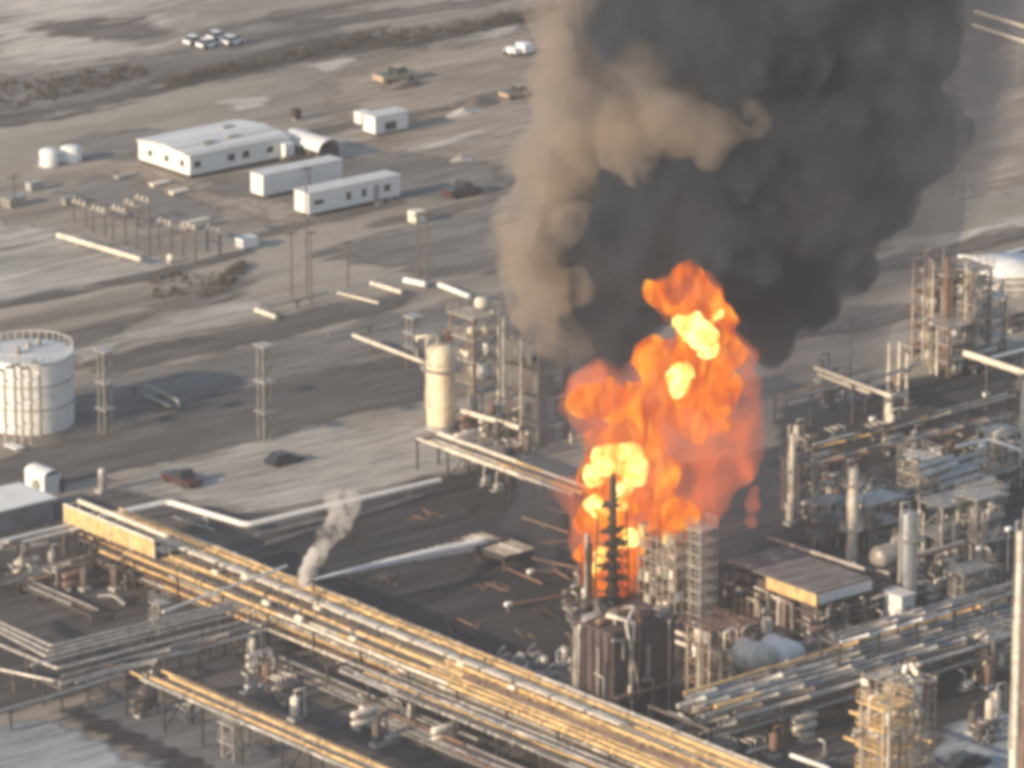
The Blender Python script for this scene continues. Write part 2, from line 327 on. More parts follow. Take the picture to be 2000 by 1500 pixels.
SH = [
 ('field', 'g_light', [(-60,-80),(420,-80),(340,40),(330,95),(150,130),(-60,165)], 7),
 ('field', 'g_tan', [(640,150),(820,92),(1060,55),(1300,0),(1300,330),(980,345),(830,330),(700,250)], 3),
 ('field', 'g_tan', [(1880,60),(2080,20),(2080,330),(1880,380),(1820,300)], 3),
 ('scrub_ground', 'g_grey', [(-60,150),(60,150),(200,128),(330,100),(420,62),(620,20),(640,75),(480,115),(360,150),(250,190),(90,215),(-60,245)], 2.5),
 ('dirt_road', 'g_dark', [(-60,240),(60,222),(200,196),(330,160),(345,168),(220,206),(60,236),(-60,256)], 1.5),
 ('dirt_road', 'g_dark', [(470,112),(620,78),(760,50),(765,58),(640,88),(480,122)], .8),
 ('scrub_ground', 'g_brown', [(90,45),(240,38),(300,60),(240,80),(120,72)], 3),
 ('scrub_ground', 'g_brown', [(520,30),(640,12),(700,20),(620,40),(540,48)], 2),
 ('dirt_road', 'g_brown', [(600,250),(760,230),(1000,180),(1005,190),(780,245),(620,262)], 1.5),
 ('pale_verge', 'g_light', [(780,290),(900,262),(1000,250),(1000,260),(900,276),(800,302)], 1.2),
 ('dirt_road', 'g_brown', [(440,80),(620,42),(1000,-12),(1100,-30),(1100,-18),(1000,2),(700,44),(450,92)], .8),
 ('dirt_road', 'g_dark', [(300,150),(520,110),(700,72),(830,70),(1000,35),(1095,5),(1098,22),(1000,52),(830,92),(720,98),(540,135),(330,175)], 1.2),
 ('pale_verge', 'g_light', [(820,92),(900,75),(1010,50),(1020,62),(950,78),(850,97)], .8),
 ('pale_verge', 'g_light', [(600,128),(690,112),(700,122),(640,137)], .8),
 ('pale_verge', 'g_light', [(420,198),(520,188),(500,208),(462,218)], .8),
 ('asphalt_pad', 'g_grey', [(120,285),(190,258),(320,252),(285,275),(262,312),(160,316)], .6),
 ('asphalt_pad', 'g_grey', [(110,375),(180,345),(265,335),(330,372),(440,410),(400,440),(300,440),(200,412)], .8),
 ('dirt_path', 'g_tan', [(215,330),(262,326),(380,370),(520,408),(575,425),(560,440),(470,412),(330,378)], .5),
 ('dirt_yard', 'g_tan', [(500,395),(620,372),(640,395),(590,420),(530,420)], .5),
 ('asphalt_yard', 'g_grey', [(375,352),(570,322),(800,300),(980,330),(980,385),(790,385),(570,395),(430,375)], 1.2),
 ('concrete_yard', 'g_pale', [(-60,425),(110,452),(330,508),(322,526),(180,556),(0,592),(-60,600)], .4),
 ('dark_strip', 'g_dark', [(-60,608),(0,594),(180,557),(330,525),(490,486),(500,494),(335,536),(180,568),(0,606),(-60,620)], .4),  # flat darker strip along the rim of the concrete yard
 ('dark_strip', 'g_brown', [(470,462),(560,440),(640,420),(780,392),(780,402),(640,432),(520,462),(480,472)], .5),
 ('dark_strip', 'g_brown', [(720,436),(820,418),(975,384),(978,393),(820,430),(722,446)], .4),
 ('service_road', 'g_grey', [(800,440),(980,400),(980,520),(860,540),(640,500)], 2.0),
 ('dark_verge', 'g_brown', [(-60,690),(60,660),(200,632),(400,566),(480,552),(470,582),(330,606),(190,672),(60,700),(-60,720)], 1.0),
 ('concrete_strip', 'g_pale', [(140,690),(250,650),(330,628),(410,600),(490,588),(548,612),(540,624),(440,640),(330,664),(240,672),(160,712)], .6),
 ('dark_verge', 'g_dark', [(170,712),(260,680),(400,662),(470,645),(600,606),(780,576),(830,590),(640,636),(430,690),(330,706),(200,732)], 1.0),
 ('yard', 'g_grey', [(150,745),(330,712),(640,650),(830,600),(1000,570),(1100,640),(830,700),(560,745),(330,800),(150,860)], 1.5),
 ('service_road', 'g_dark', [(-60,915),(100,872),(220,845),(330,806),(560,745),(830,690),(835,775),(640,822),(520,860),(330,905),(200,925),(60,965),(-60,985)], .6),
 ('yard', 'g_pale', [(215,960),(330,908),(480,872),(610,838),(830,835),(1000,880),(860,930),(640,978),(480,1010),(340,975)], .6),
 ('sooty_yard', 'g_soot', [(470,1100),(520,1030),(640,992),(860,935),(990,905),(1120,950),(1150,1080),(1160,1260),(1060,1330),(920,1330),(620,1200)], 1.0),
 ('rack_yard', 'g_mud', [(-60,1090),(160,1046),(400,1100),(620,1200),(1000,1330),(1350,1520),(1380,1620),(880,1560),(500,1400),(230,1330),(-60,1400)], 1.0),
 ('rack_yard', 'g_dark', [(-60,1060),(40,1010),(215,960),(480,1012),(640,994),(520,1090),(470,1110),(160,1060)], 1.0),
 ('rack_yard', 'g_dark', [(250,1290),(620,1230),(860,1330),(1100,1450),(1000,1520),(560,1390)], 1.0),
 ('pavement', 'g_bluedk', [(110,1400),(240,1350),(420,1420),(560,1480),(640,1620),(400,1620),(250,1460)], .4),
 ('pavement', 'g_blue', [(-60,1425),(80,1408),(170,1440),(320,1520),(460,1640),(-60,1640)], .5),
 ('pavement_edge', 'g_soot', [(120,1392),(160,1384),(260,1430),(340,1466),(420,1500),(380,1520),(290,1478),(190,1432)], .3),
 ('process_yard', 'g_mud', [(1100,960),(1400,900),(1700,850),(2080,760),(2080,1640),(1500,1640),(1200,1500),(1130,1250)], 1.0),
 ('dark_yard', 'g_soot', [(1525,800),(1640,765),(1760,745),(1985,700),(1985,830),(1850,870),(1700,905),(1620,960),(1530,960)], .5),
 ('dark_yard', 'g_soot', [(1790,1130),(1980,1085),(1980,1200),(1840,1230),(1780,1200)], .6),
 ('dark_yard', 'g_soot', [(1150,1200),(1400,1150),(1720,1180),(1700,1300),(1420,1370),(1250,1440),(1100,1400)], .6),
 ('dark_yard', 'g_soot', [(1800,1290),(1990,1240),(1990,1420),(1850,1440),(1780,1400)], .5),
 ('pavement', 'g_blue', [(1840,1425),(1960,1395),(2040,1410),(2080,1640),(1820,1640)], .5),
 ('dirt_road', 'g_brown', [(1640,540),(1700,520),(1850,488),(2080,436),(2080,446),(1860,498),(1700,533),(1650,552)], .5),
 ('dark_verge', 'g_brown', [(1500,640),(1680,605),(1780,598),(1790,622),(1690,645),(1520,670)], .8),
]
for i, (nm, mm, px, rg) in enumerate(SH): sheet(nm, mm, px, rg, i)
sheet('pale_verge', 'g_light', [(1690,510),(1760,470),(1900,445),(2080,405),(2080,425),(1860,480),(1700,515)], .8, 51)
sheet('concrete_strip', 'g_pale', [(-60,480),(110,452),(115,462),(-60,505)], .3, 52)

# ---------------------------------------------------------------- generic builders
def pole(name, label, cat, px, pyb, pyt, r=0.12, m='wood', arm=None, group=None, lamp=False):
    p = G(px, pyb); h = HT(p, pyt); t = T(name, label, cat, p, group)
    MB().tube([p, p + Vector((0, 0, h))], r, 8, r2=r * .7).obj('shaft', m, t)
    if arm:
        for k, (dz, wd, ax) in enumerate(arm):
            c = p + Vector((0, 0, h - dz)); d = AX[ax] * wd / 2
            MB().tube([c - d, c + d], .09, 6).obj('crossarm', m, t)
    if lamp:
        MB().capsule(p + Vector((-.35, 0, h)), p + Vector((.35, 0, h)), .28, 10).obj('lamp_head', 'lampw', t)
    return t
def box_thing(name, label, cat, px, py, dx, dy, dz, m, group=None, z=0.0, feet=None):
    """box with its near corner (-x,-y) at the picture point; built from a body and its feet or plinth"""
    p = G(px, py, z); c = p + Vector((dx / 2, dy / 2, 0)); t = T(name, label, cat, c, group)
    MB().box(c + Vector((0, 0, dz / 2 + .15)), (dx, dy, dz - .15)).obj('body', m, t)
    MB().box(c + Vector((0, 0, .075)), (dx * .9, dy * .9, .15)).obj('plinth', feet or 'conc', t)
    MB().box(c + Vector((0, 0, dz + .12)), (dx + .15, dy + .15, .08)).obj('lid', m, t)
    return t, c
pq = random.Random(99)
def rough_pipe(p0, p1, r, m, t):
    """a run of pipe in one to three lengths, with flanges, slight sag and patched cladding"""
    L = (p1 - p0).length; cuts = [0.0, 1.0]
    if L > 12: cuts = [0.0] + sorted(pq.uniform(.1, .9) for _ in range(pq.choice((1, 2, 2, 3)))) + [1.0]
    cr = (p1 - p0).normalized().cross(Vector((0, 0, 1)))
    for i in range(len(cuts) - 1):
        a, b = p0.lerp(p1, cuts[i]), p0.lerp(p1, cuts[i + 1]); l = (b - a).length
        if l < .6: continue
        mm = m if pq.random() < .62 else pq.choice({'gold': ('rust', 'gold', 'gold', 'steel', 'cream'), 'clad': ('galv', 'steel', 'gold', 'white'), 'cream': ('gold', 'clad', 'cream')}.get(m, ('galv', 'steel', 'rust', 'clad')))
        rr = r * pq.choice((1, 1, .75, 1.2)); k = max(1, int(l / 3.2)); pts = []; rs = []
        for j in range(k + 1):
            c = a.lerp(b, j / k) + cr * pq.uniform(-.05, .05) + Vector((0, 0, pq.uniform(-.05, .03)))
            if 0 < j < k and pq.random() < .5:
                d = (b - a).normalized() * .14
                pts += [c - d * 1.1, c - d, c + d, c + d * 1.1]; rs += [rr, rr * 1.5, rr * 1.5, rr]
            else: pts.append(c); rs.append(rr)
        MB().tube(pts, rs, 8).obj('pipe', mm, t)
def rack(label, start, ax, pxe, width, z, pipes, spacing=8.0, group=None, steel='steel', legs=True, cat='pipe rack', name='pipe_rack', levels=(0.0,), walk=False, base=0.0):
    """pipes: (offset across, height above deck, radius, material, start trim m, end trim m)"""
    a = Vector(start); a.z = z; b = to_px(a, ax, pxe); d = (b - a).normalized(); L = (b - a).length
    cr = Vector((0, 1, 0)) if ax == 'x' else Vector((1, 0, 0))
    t = T(name, label, cat, (a.x, a.y, 0), group)
    for (off, dz, r, m, t0, t1) in pipes:
        p0 = a + cr * off + d * t0; p1 = b + cr * off - d * t1
        p0.z = p1.z = z + dz + r + .12
        rough_pipe(p0, p1, r, m, t)
    n = max(1, int(L / spacing)); cm = None
    for i in range(n + 1):
        q = a + d * (L * i / n)
        for lv in levels:
            c = q + cr * width / 2; c.z = z + lv
            MB().box(c, (width + .5 if ax == 'y' else .28, width + .5 if ax == 'x' else .28, .24)).obj('beam', steel, t)
        if legs:
            top = z + max(levels)
            for s in (0.0, width):
                c = q + cr * s
                MB().box((c.x, c.y, top / 2), (.18, .18, top)).obj('column', 'leg', t)
            if i % 3 == 1:
                e = q + cr * width
                MB().bar((q.x, q.y, .3), (e.x, e.y, z - .4), .07).obj('brace', 'leg', t)
    return t, a, b
def path_pipes(label, runs, r, m, group=None, posts=True, cat='pipe run', name='pipe_run', sm='steel'):
    """runs: lists of (px,py,z) per pipe; axis-true bends are made with two short chamfers"""
    P0 = G(*runs[0][0]); t = T(name, label, cat, (P0.x, P0.y, 0), group)
    for run in runs:
        pts = [G(*q) for q in run]; out = [pts[0]]
        for i in range(1, len(pts) - 1):
            u = (pts[i - 1] - pts[i]).normalized(); v = (pts[i + 1] - pts[i]).normalized(); k = r * 2.2
            out += [pts[i] + u * k, pts[i] + (u + v) * k * .3, pts[i] + v * k]
        out.append(pts[-1])
        MB().tube(out, r, 10).obj('pipe', m, t)
        if posts:
            for i in range(len(pts) - 1):
                s, e = pts[i], pts[i + 1]; n = max(1, int((e - s).length / 7))
                for j in range(n):
                    c = s.lerp(e, (j + .5) / n)
                    if c.z > .6:
                        mb = MB(); mb.box((c.x, c.y, (c.z - r) / 2), (.2, .2, c.z - r)); mb.box((c.x, c.y, c.z - r - .06), (.7, .7, .12)); mb.obj('support', sm, t)
    return t
def ladder_tower(name, label, cat, px, pyb, pyt, wx, wy, m, plats, pm=None, group=None, pipes=0, brace=True, equip=0, seed=1, dense=1):
    """open steel tower standing at the picture point (its near corner), with levels, railings, equipment"""
    q = random.Random(seed); p = G(px, pyb); h = HT(p, pyt); c = p + Vector((wx / 2, wy / 2, 0)); t = T(name, label, cat, c, group)
    xs = [p.x, p.x + wx]; ys = [p.y, p.y + wy]; pm = pm or m
    for x in xs:
        for y in ys: MB().box((x, y, h / 2), (.22, .22, h)).obj('column', m, t)
    for k in range(plats):
        z = h * (k + 1) / plats
        MB().box((c.x, c.y, z - .08), (wx + .7, wy + .7, .14)).obj('platform', pm, t)
        mb = MB()
        for (x0, y0, x1, y1) in ((-1, -1, 1, -1), (1, -1, 1, 1), (1, 1, -1, 1), (-1, 1, -1, -1)):
            A = Vector((c.x + x0 * (wx / 2 + .3), c.y + y0 * (wy / 2 + .3), z)); B = Vector((c.x + x1 * (wx / 2 + .3), c.y + y1 * (wy / 2 + .3), z))
            for hh in (.55, 1.05): mb.bar(A + Vector((0, 0, hh)), B + Vector((0, 0, hh)), .035)
            for s in range(3): mb.bar(A.lerp(B, s / 3), A.lerp(B, s / 3) + Vector((0, 0, 1.05)), .035)
        mb.obj('railing', pm, t)
    if brace:
        for k in range(plats):
            z0, z1 = h * k / plats, h * (k + 1) / plats - .2
            mb = MB(); mb.bar((xs[0], ys[0], z0), (xs[1], ys[0], z1), .06); mb.bar((xs[0], ys[0], z1), (xs[0], ys[1], z0), .06); mb.obj('brace', m, t)
    for k in range(pipes):
        x = q.uniform(xs[0] - .1, xs[1] + .1); y = ys[0] - .35 if k % 2 else q.uniform(*ys); x = xs[0] - .3 if k % 2 == 0 else x
        r = q.uniform(.08, .2); z1 = h * q.uniform(.75, 1.1)
        MB().tube([(x, y, .1), (x, y, z1), (x + q.choice((-1, 1)) * q.uniform(.5, 1.5), y, z1 + .3)], r, 8).obj('riser_pipe', q.choice(('clad', 'cream', 'galv')), t)
    for k in range(equip):
        z = h * (q.randrange(plats)) / plats; x = q.uniform(xs[0] + .4, xs[1] - .4); y = q.uniform(ys[0] + .2, ys[1] - .4)
        r = q.uniform(.3, .65); hh = min(h / plats * .8, q.uniform(.8, 2.2))
        if k % 2: MB().capsule((x, y, z + r * .6), (x, y, z + hh), r, 12).obj('vessel', q.choice(('clad', 'cream', 'white')), t)
        else: MB().capsule((x - r, y, z + r + .1), (x + r * 1.4, y, z + r + .1), r * .8, 12).obj('drum', q.choice(('clad', 'galv', 'cream')), t)
    return t, c, h
def scaffold(name, label, px, pyb, pyt, wx, wy, nb, nl, m, seed=1, group=None, plank='cream'):
    q = random.Random(seed); p = G(px, pyb); h = HT(p, pyt); c = p + Vector((wx / 2, wy / 2, 0)); t = T(name, label, 'scaffold', c, group)
    nx = nb; ny = max(1, int(nb * wy / wx + .5))
    for i in range(nx + 1):
        for j in range(ny + 1):
            if 0 < i < nx and 0 < j < ny: continue
            x = p.x + wx * i / nx; y = p.y + wy * j / ny; hh = h * q.uniform(.92, 1.05)
            MB().bar((x, y, 0), (x, y, hh), .07).obj('standard', m, t)
    for k in range(nl):
        z = h * (k + 1) / nl
        mb = MB()
        for y in (p.y, p.y + wy): mb.bar((p.x - .2, y, z), (p.x + wx + .2, y, z), .055)
        for x in (p.x, p.x + wx): mb.bar((x, p.y - .2, z), (x, p.y + wy + .2, z), .055)
        mb.obj('ledger', m, t)
        for i in range(nx):
            for j in range(ny):
                if q.random() < .75:
                    MB().box((p.x + wx * (i + .5) / nx, p.y + wy * (j + .5) / ny, z - .05), (wx / nx * q.uniform(.75, .95), wy / ny * q.uniform(.3, .9), .06)).obj('plank', plank, t)
        for i in range(nx):
            if q.random() < .6:
                u = q.random() < .5; x0 = p.x + wx * i / nx; x1 = p.x + wx * (i + 1) / nx; z0 = h * k / nl
                MB().bar((x0 if u else x1, p.y - .08, z0), (x1 if u else x0, p.y - .08, z), .05).obj('brace', m, t)
        for i in range(nx):
            if q.random() < .42: MB().box((p.x + wx * (i + .5) / nx, p.y - .14, z - h / nl * .5), (wx / nx * q.uniform(.5, .95), .06, h / nl * q.uniform(.35, .9))).obj('cladding_sheet', q.choice((plank, 'clad', 'galv', 'rust', 'white')), t)
        for j in range(ny):
            if q.random() < .42: MB().box((p.x - .14, p.y + wy * (j + .5) / ny, z - h / nl * .5), (.06, wy / ny * q.uniform(.5, .95), h / nl * q.uniform(.35, .9))).obj('cladding_sheet', q.choice((plank, 'gold', 'galv', 'rust', 'cream')), t)
        for s in range(3):
            if q.random() < .8:
                x = p.x + q.uniform(.3, wx - .3); r = q.uniform(.2, .4)
                MB().capsule((x, p.y + q.uniform(.2, wy - .3), z + .1), (x, p.y + wy * .5, z + q.uniform(.6, 1.1)), r, 10).obj('vessel', q.choice(('clad', 'white', 'cream')), t)
    return t
def column_vessel(name, label, px, pyb, pyt, r, m, group=None, rings=0, ladder=True, cat='column', skirt='conc'):
    p = G(px, pyb); h = HT(p, pyt); t = T(name, label, cat, p, group)
    MB().lathe(p, [(0.01, h), (r * .5, h - .05 * r), (r * .86, h - .28 * r), (r, h - .6 * r), (r, .7)], 24).obj('shell', m, t)
    MB().lathe(p, [(r * 1.06, .72), (r * 1.06, 0)], 20).obj('skirt', skirt, t)
    MB().tube([p + Vector((0, 0, h - .1)), p + Vector((0, 0, h + .8)), p + Vector((-r * 1.3, 0, h + .9)), p + Vector((-r * 1.4, 0, h * .3))], .13, 8).obj('overhead_pipe', 'clad', t)
    for k in range(rings):
        z = h * (k + 1) / (rings + .4)
        MB().lathe(p + Vector((0, 0, z)), [(r, 0), (r + .7, 0), (r + .7, .12), (r, .12)], 16).obj('platform', 'galv', t)
        mb = MB()
        for j in range(16):
            a0, a1 = 2 * math.pi * j / 16, 2 * math.pi * (j + 1) / 16
            A = p + Vector(((r + .68) * math.cos(a0), (r + .68) * math.sin(a0), z)); B = p + Vector(((r + .68) * math.cos(a1), (r + .68) * math.sin(a1), z))
            mb.bar(A + Vector((0, 0, 1)), B + Vector((0, 0, 1)), .035); mb.bar(A, A + Vector((0, 0, 1)), .03)
        mb.obj('railing', 'galv', t)
    if ladder:
        mb = MB(); d = -FH * (r + .15) + RV * .5
        for s in (-.2, .2): mb.bar(p + d + RV * s + Vector((0, 0, .2)), p + d + RV * s + Vector((0, 0, h)), .03)
        for k in range(int(h / .5)): mb.bar(p + d - RV * .2 + Vector((0, 0, .5 * k + .3)), p + d + RV * .2 + Vector((0, 0, .5 * k + .3)), .02)
        mb.obj('ladder', 'galv', t)
    return t, p, h
def hdrum(name, label, px, py, ax, L, r, z, m, group=None):
    p = G(px, py, z); d = AX[ax]; t = T(name, label, 'tank', (p.x, p.y, 0), group)
    MB().capsule(p, p + d * L, r, 20).obj('shell', m, t)
    for s in (.2, .8):
        c = p + d * L * s
        MB().box((c.x, c.y, (z - r * .7) / 2), (.35 if ax == 'x' else r * 1.5, r * 1.5 if ax == 'x' else .35, max(.2, z - r * .7))).obj('saddle', 'conc', t)
    c = p + d * L * .5
    MB().tube([c + Vector((0, 0, r * .9)), c + Vector((0, 0, r + .6))], .18, 8).obj('nozzle', 'clad', t)
    return t
def vehicle(name, label, cat, px, py, ax, m, L=4.6, W=1.9, H=1.5, kind='car', flip=1, group=None):
    p = G(px, py); t = T(name, label, cat, p, group)
    def q(x, y, z): x *= flip; return p + (Vector((x, y, z)) if ax == 'x' else Vector((-y, x, z)))
    def loft(secs, nm, mm, w):
        vs = [q(x, s * w / 2 * k, z) for s in (-1, 1) for (x, z, k) in secs]; n = len(secs)
        mb = MB(); mb.add(vs, [tuple(range(n)), tuple(reversed(range(n, 2 * n)))] + [(i, (i + 1) % n, n + (i + 1) % n, n + i) for i in range(n)]); return mb.obj(nm, mm, t)
    h = H; l = L / 2
    if kind == 'car': body = [(-l, .35, 1), (-l, .75, .96), (-l * .9, h * .62, .95), (l * .45, h * .62, .95), (l * .95, h * .5, .9), (l, .4, .95), (l * .9, .28, 1), (-l * .9, .28, 1)]; cab = [(-l * .85, h * .6, .92), (-l * .62, h, .8), (l * .12, h, .8), (l * .48, h * .6, .92)]
    elif kind == 'pickup': body = [(-l, .45, 1), (-l, h * .6, 1), (l * .5, h * .6, .96), (l * .96, h * .55, .92), (l, .45, .95), (l * .9, .35, 1), (-l * .9, .35, 1)]; cab = [(-l * .15, h * .6, .94), (-l * .1, h, .82), (l * .3, h, .82), (l * .5, h * .6, .94)]
    else: body = [(-l, .45, 1), (-l, h, .96), (l * .6, h, .95), (l * .86, h * .62, .94), (l, h * .5, .95), (l, .45, 1)]; cab = [(l * .45, h * .65, 1.0), (l * .45, h * .92, .99), (l * .62, h * .92, .98), (l * .84, h * .66, .97)]
    loft(body, 'body', m, W); loft(cab, 'windows', 'glass', W * 1.0)
    if kind != 'van':
        loft([(x * .97, z + .03, k * .88) for x, z, k in ((cab[1][0], h - .02, 1), (cab[1][0], h + .02, .96), (cab[2][0], h + .02, .96), (cab[2][0], h - .02, 1))], 'roof', m, W)
    if kind == 'pickup':
        MB().box(q(-l * .58, 0, h * .6 + .02), (L * .36 if ax == 'x' else W * .8, W * .8 if ax == 'x' else L * .36, .03)).obj('cargo_bed', 'black', t)
    for sx in (-.62, .62):
        for sy in (-1, 1):
            c = q(sx * l, sy * W * .46, .36); d = (q(0, .12, 0) - q(0, -.12, 0)) 
            MB().tube([c - d / 2, c + d / 2], .36, 14).obj('wheel', 'rubber', t)
    return t
exec_parts = []
# ---------------------------------------------------------------- white buildings and trailers, upper left
def windows_on(t, x, y, items, face, z=1.5, door=None):
    """face '-y': items (dx from corner, width, height); face '-x': items along +y"""
    for (u, ww, hh) in items:
        c = Vector((x + u, y - .03, z)) if face == '-y' else Vector((x - .03, y + u, z))
        d = (ww + .16, .07, hh + .16) if face == '-y' else (.07, ww + .16, hh + .16)
        f = MB().box(c, d).obj('window', 'galv', t)
        c2 = c + (Vector((0, -.03, 0)) if face == '-y' else Vector((-.03, 0, 0)))
        d2 = (ww, .05, hh) if face == '-y' else (.05, ww, hh)
        g_ = MB().box(c2, d2).obj('pane', 'glass', t); sub(g_, f)
p = G(371, 351); LX, LY, HW = 16.4, 11.2, 3.1
t = T('modular_building', 'long low white building with a ribbed sheet roof and small dark windows', 'building', p)
MB().box((p.x + LX / 2, p.y + LY / 2, .45), (LX - .2, LY - .2, .5)).obj('base', 'dark', t)
mb = MB(); x0, x1, y0, y1 = p.x, p.x + LX, p.y, p.y + LY
mb.add([(x0, y0, .55), (x1, y0, .55), (x1, y1, .55), (x0, y1, .55), (x0, y0, HW), (x1, y0, HW), (x1, y1, HW), (x0, y1, HW), (x0, (y0 + y1) / 2, HW + .55), (x1, (y0 + y1) / 2, HW + .55)],
       [(0, 1, 5, 4), (2, 3, 7, 6), (3, 0, 4, 8, 7), (1, 2, 6, 9, 5), (0, 3, 2, 1), (4, 5, 9, 8), (8, 9, 6, 7)]); mb.obj('wall', 'white', t)
nrib = 11
for k in range(nrib):                                # long roof sheets, each its own piece
    ya = y0 - .25 + (LY + .5) * k / nrib; yb = y0 - .25 + (LY + .5) * (k + 1) / nrib - .08
    zc = HW + .06 + .5 * (1 - abs((ya + yb) / 2 - (y0 + y1) / 2) / (LY / 2))
    MB().box(((x0 + x1) / 2, (ya + yb) / 2, zc + .04 * (k % 2)), (LX + .5, yb - ya, .14)).obj('roof_panel', 'white' if k % 3 else 'roofw', t)
for (u, v) in ((5, 2.6), (9.5, 3.2), (12, 7.5)):
    MB().box((x0 + u, y0 + v, HW + .62), (1.8, .7, .25)).obj('roof_vent', 'galv', t)
windows_on(t, x0, y0, [(1.2, .9, .7), (6.8, 1.0, .8), (9.2, 1.0, .8), (13.2, .9, .7)], '-y', 1.9)
windows_on(t, x0, y0, [(1.6, .7, .7), (5.0, .7, .7), (8.6, .7, .7)], '-x', 1.9)
MB().box((x1 - .9, y0 - .7, 1.3), (1.5, 1.3, 2.5)).obj('porch', 'white', t)

def trailer(label, px, py, L, W, H, skirt, wins, door, gap=None):
    p = G(px, py); t = T('office_trailer', label, 'trailer', p); z0 = .55
    MB().box((p.x + L / 2, p.y + W / 2, (H + z0) / 2), (L, W, H - z0)).obj('body', 'white', t)
    MB().box((p.x + L / 2, p.y + W / 2, H + .06), (L + .25, W + .25, .12)).obj('roof', 'roofw', t)
    for s in (.1, .37, .63, .9):
        MB().box((p.x + L * s, p.y + W / 2, z0 / 2), (.5, W * .9, z0)).obj('block', 'dark' if s < .9 else 'conc', t)
    if wins: windows_on(t, p.x, p.y, wins, '-y', 1.9)
    if door is not None:
        MB().box((p.x + door, p.y - .04, 1.55), (.95, .08, 2.0)).obj('door', 'galv', t)
        for k in range(3): MB().box((p.x + door, p.y - .35 - .3 * k, .5 - .18 * k), (1.2, .3, .12)).obj('step', 'galv', t)
    return t
t = trailer('plain white trailer parked behind the one with windows', 514, 391, 13.0, 2.6, 3.2, True, [], None)
MB().box((G(514, 391).x + 7.6, G(514, 391).y - .05, 1.9), (.14, .08, 2.6)).obj('downpipe', 'galv', t)
trailer('white office trailer with four small windows, nearest the fence', 603, 427, 15.0, 2.9, 3.2, True, [(1.6, 1.4, .5), (6.5, .6, .9), (9.0, .6, .9), (12.8, .9, .8)], 11.0)

# white arched canopy
p = G(664, 312); t = T('arched_shelter', 'white rounded canopy shelter behind the white trailers', 'shelter', p)
def arch(x0, y0, y1, wdt, h0, h1, nseg=10):
    mb = MB(); vs = []; 
    for y in (y0, y1):
        for k in range(nseg + 1):
            a = math.pi * k / nseg; vs.append((x0 + wdt / 2 - wdt / 2 * math.cos(a), y, h0 + (h1 - h0) * math.sin(a)))
    n = nseg + 1
    mb.add(vs, [(k, k + 1, n + k + 1, n + k) for k in range(nseg)], True); mb.add(vs[n:], [tuple(range(n))]); return mb
yo = p.y
arch(p.x - 3.6, yo, yo + 8, 3.8, 1.6, 3.0).obj('canopy', 'white', t)
MB().box((p.x - 1.7, yo + 4.0, .9), (3.4, 7.6, 1.7)).obj('body', 'dark', t)
for k in range(5): MB().tube([(p.x - 3.65, yo + 2 * k, 0), (p.x - 3.65, yo + 2 * k, 1.7)], .07, 6).obj('post', 'galv', t)
MB().box((p.x - 6.2, yo + 1.6, .5), (3.0, 2.2, 1.0)).obj('deck', 'dark', t)

# small shed with dark opening
p = G(733, 267); t = T('storage_shed', 'small white shed with a dark opening, alone on the tan yard', 'shed', p)
MB().box((p.x + 2.8, p.y + 1.3, 1.45), (5.6, 2.6, 2.3)).obj('wall', 'white', t)
MB().box((p.x + 2.8, p.y + 1.3, 2.7), (5.9, 2.9, .12)).obj('roof', 'roofw', t)
MB().box((p.x + 2.6, p.y - .04, 1.1), (1.9, .1, 1.1)).obj('door', 'glass', t)
MB().box((p.x + 2.8, p.y + 1.3, .15), (5.2, 2.3, .3)).obj('base', 'dark', t)
t, c = box_thing('generator_box', 'small white cube-shaped box beside the shed on the tan yard', 'box', 706, 246, 1.7, 1.6, 1.6, 'white')
t, c = box_thing('concrete_block', 'dark block with a long shadow on the tan yard', 'block', 577, 236, 1.0, 1.0, 1.3, 'dark')
for (px, py, r, h, lb) in ((96, 324, 1.25, 2.1, 'squat white round tank, the left one of the pair'), (139, 315, 1.4, 1.9, 'squat grey-white round tank, the right one of the pair')):
    p = G(px, py); t = T('water_tank', lb, 'tank', p)
    MB().lathe(p, [(r, .15), (r, h), (r * .6, h + .25), (.01, h + .3)], 24).obj('shell', 'white', t)
    MB().lathe(p, [(r + .15, 0), (r + .15, .15), (.01, .16)], 20).obj('base', 'conc', t)
    MB().tube([p + Vector((-r, 0, h * .6)), p + Vector((-r - .5, 0, h * .6)), p + Vector((-r - .5, 0, 0))], .1, 8).obj('outlet_pipe', 'galv', t)

# ---------------------------------------------------------------- vehicles
car_lbl = ['white car at the left end of the far row of four', 'white car lowest in the far row of four', 'white car highest in the far row of four', 'white car at the right end of the far row of four']
for (px, py), lb in zip(((381, 87), (406, 93), (426, 78), (455, 87)), car_lbl):
    vehicle('parked_car', lb, 'car', px, py, 'x', 'carwhite', 3.2, 1.7, 1.35, 'car', group='white cars far off beside the dirt road')
vehicle('parked_pickup', 'maroon pickup truck on the pale yard above the looped pipe', 'pickup truck', 356, 946, 'y', 'red', 5.0, 2.1, 1.7, 'pickup', flip=-1)
vehicle('parked_car', 'dark car alone on the pale yard', 'car', 556, 906, 'x', 'black', 4.4, 1.9, 1.4)
vehicle('parked_pickup', 'dark red pickup on the grey yard right of the trailers', 'pickup truck', 902, 382, 'x', 'red', 5.2, 2.1, 1.9, 'pickup')
vehicle('work_truck', 'tan truck parked by a dirt heap in the far yard', 'truck', 772, 158, 'x', 'tanpaint', 6.2, 2.4, 2.1, 'pickup')
vehicle('parked_van', 'white van near the smoke, left of its twin', 'van', 1001, 108, 'y', 'carwhite', 2.6, 1.4, 1.2, 'van')
vehicle('parked_van', 'white van closest to the smoke edge', 'van', 1021, 106, 'y', 'carwhite', 2.6, 1.5, 1.7, 'van')
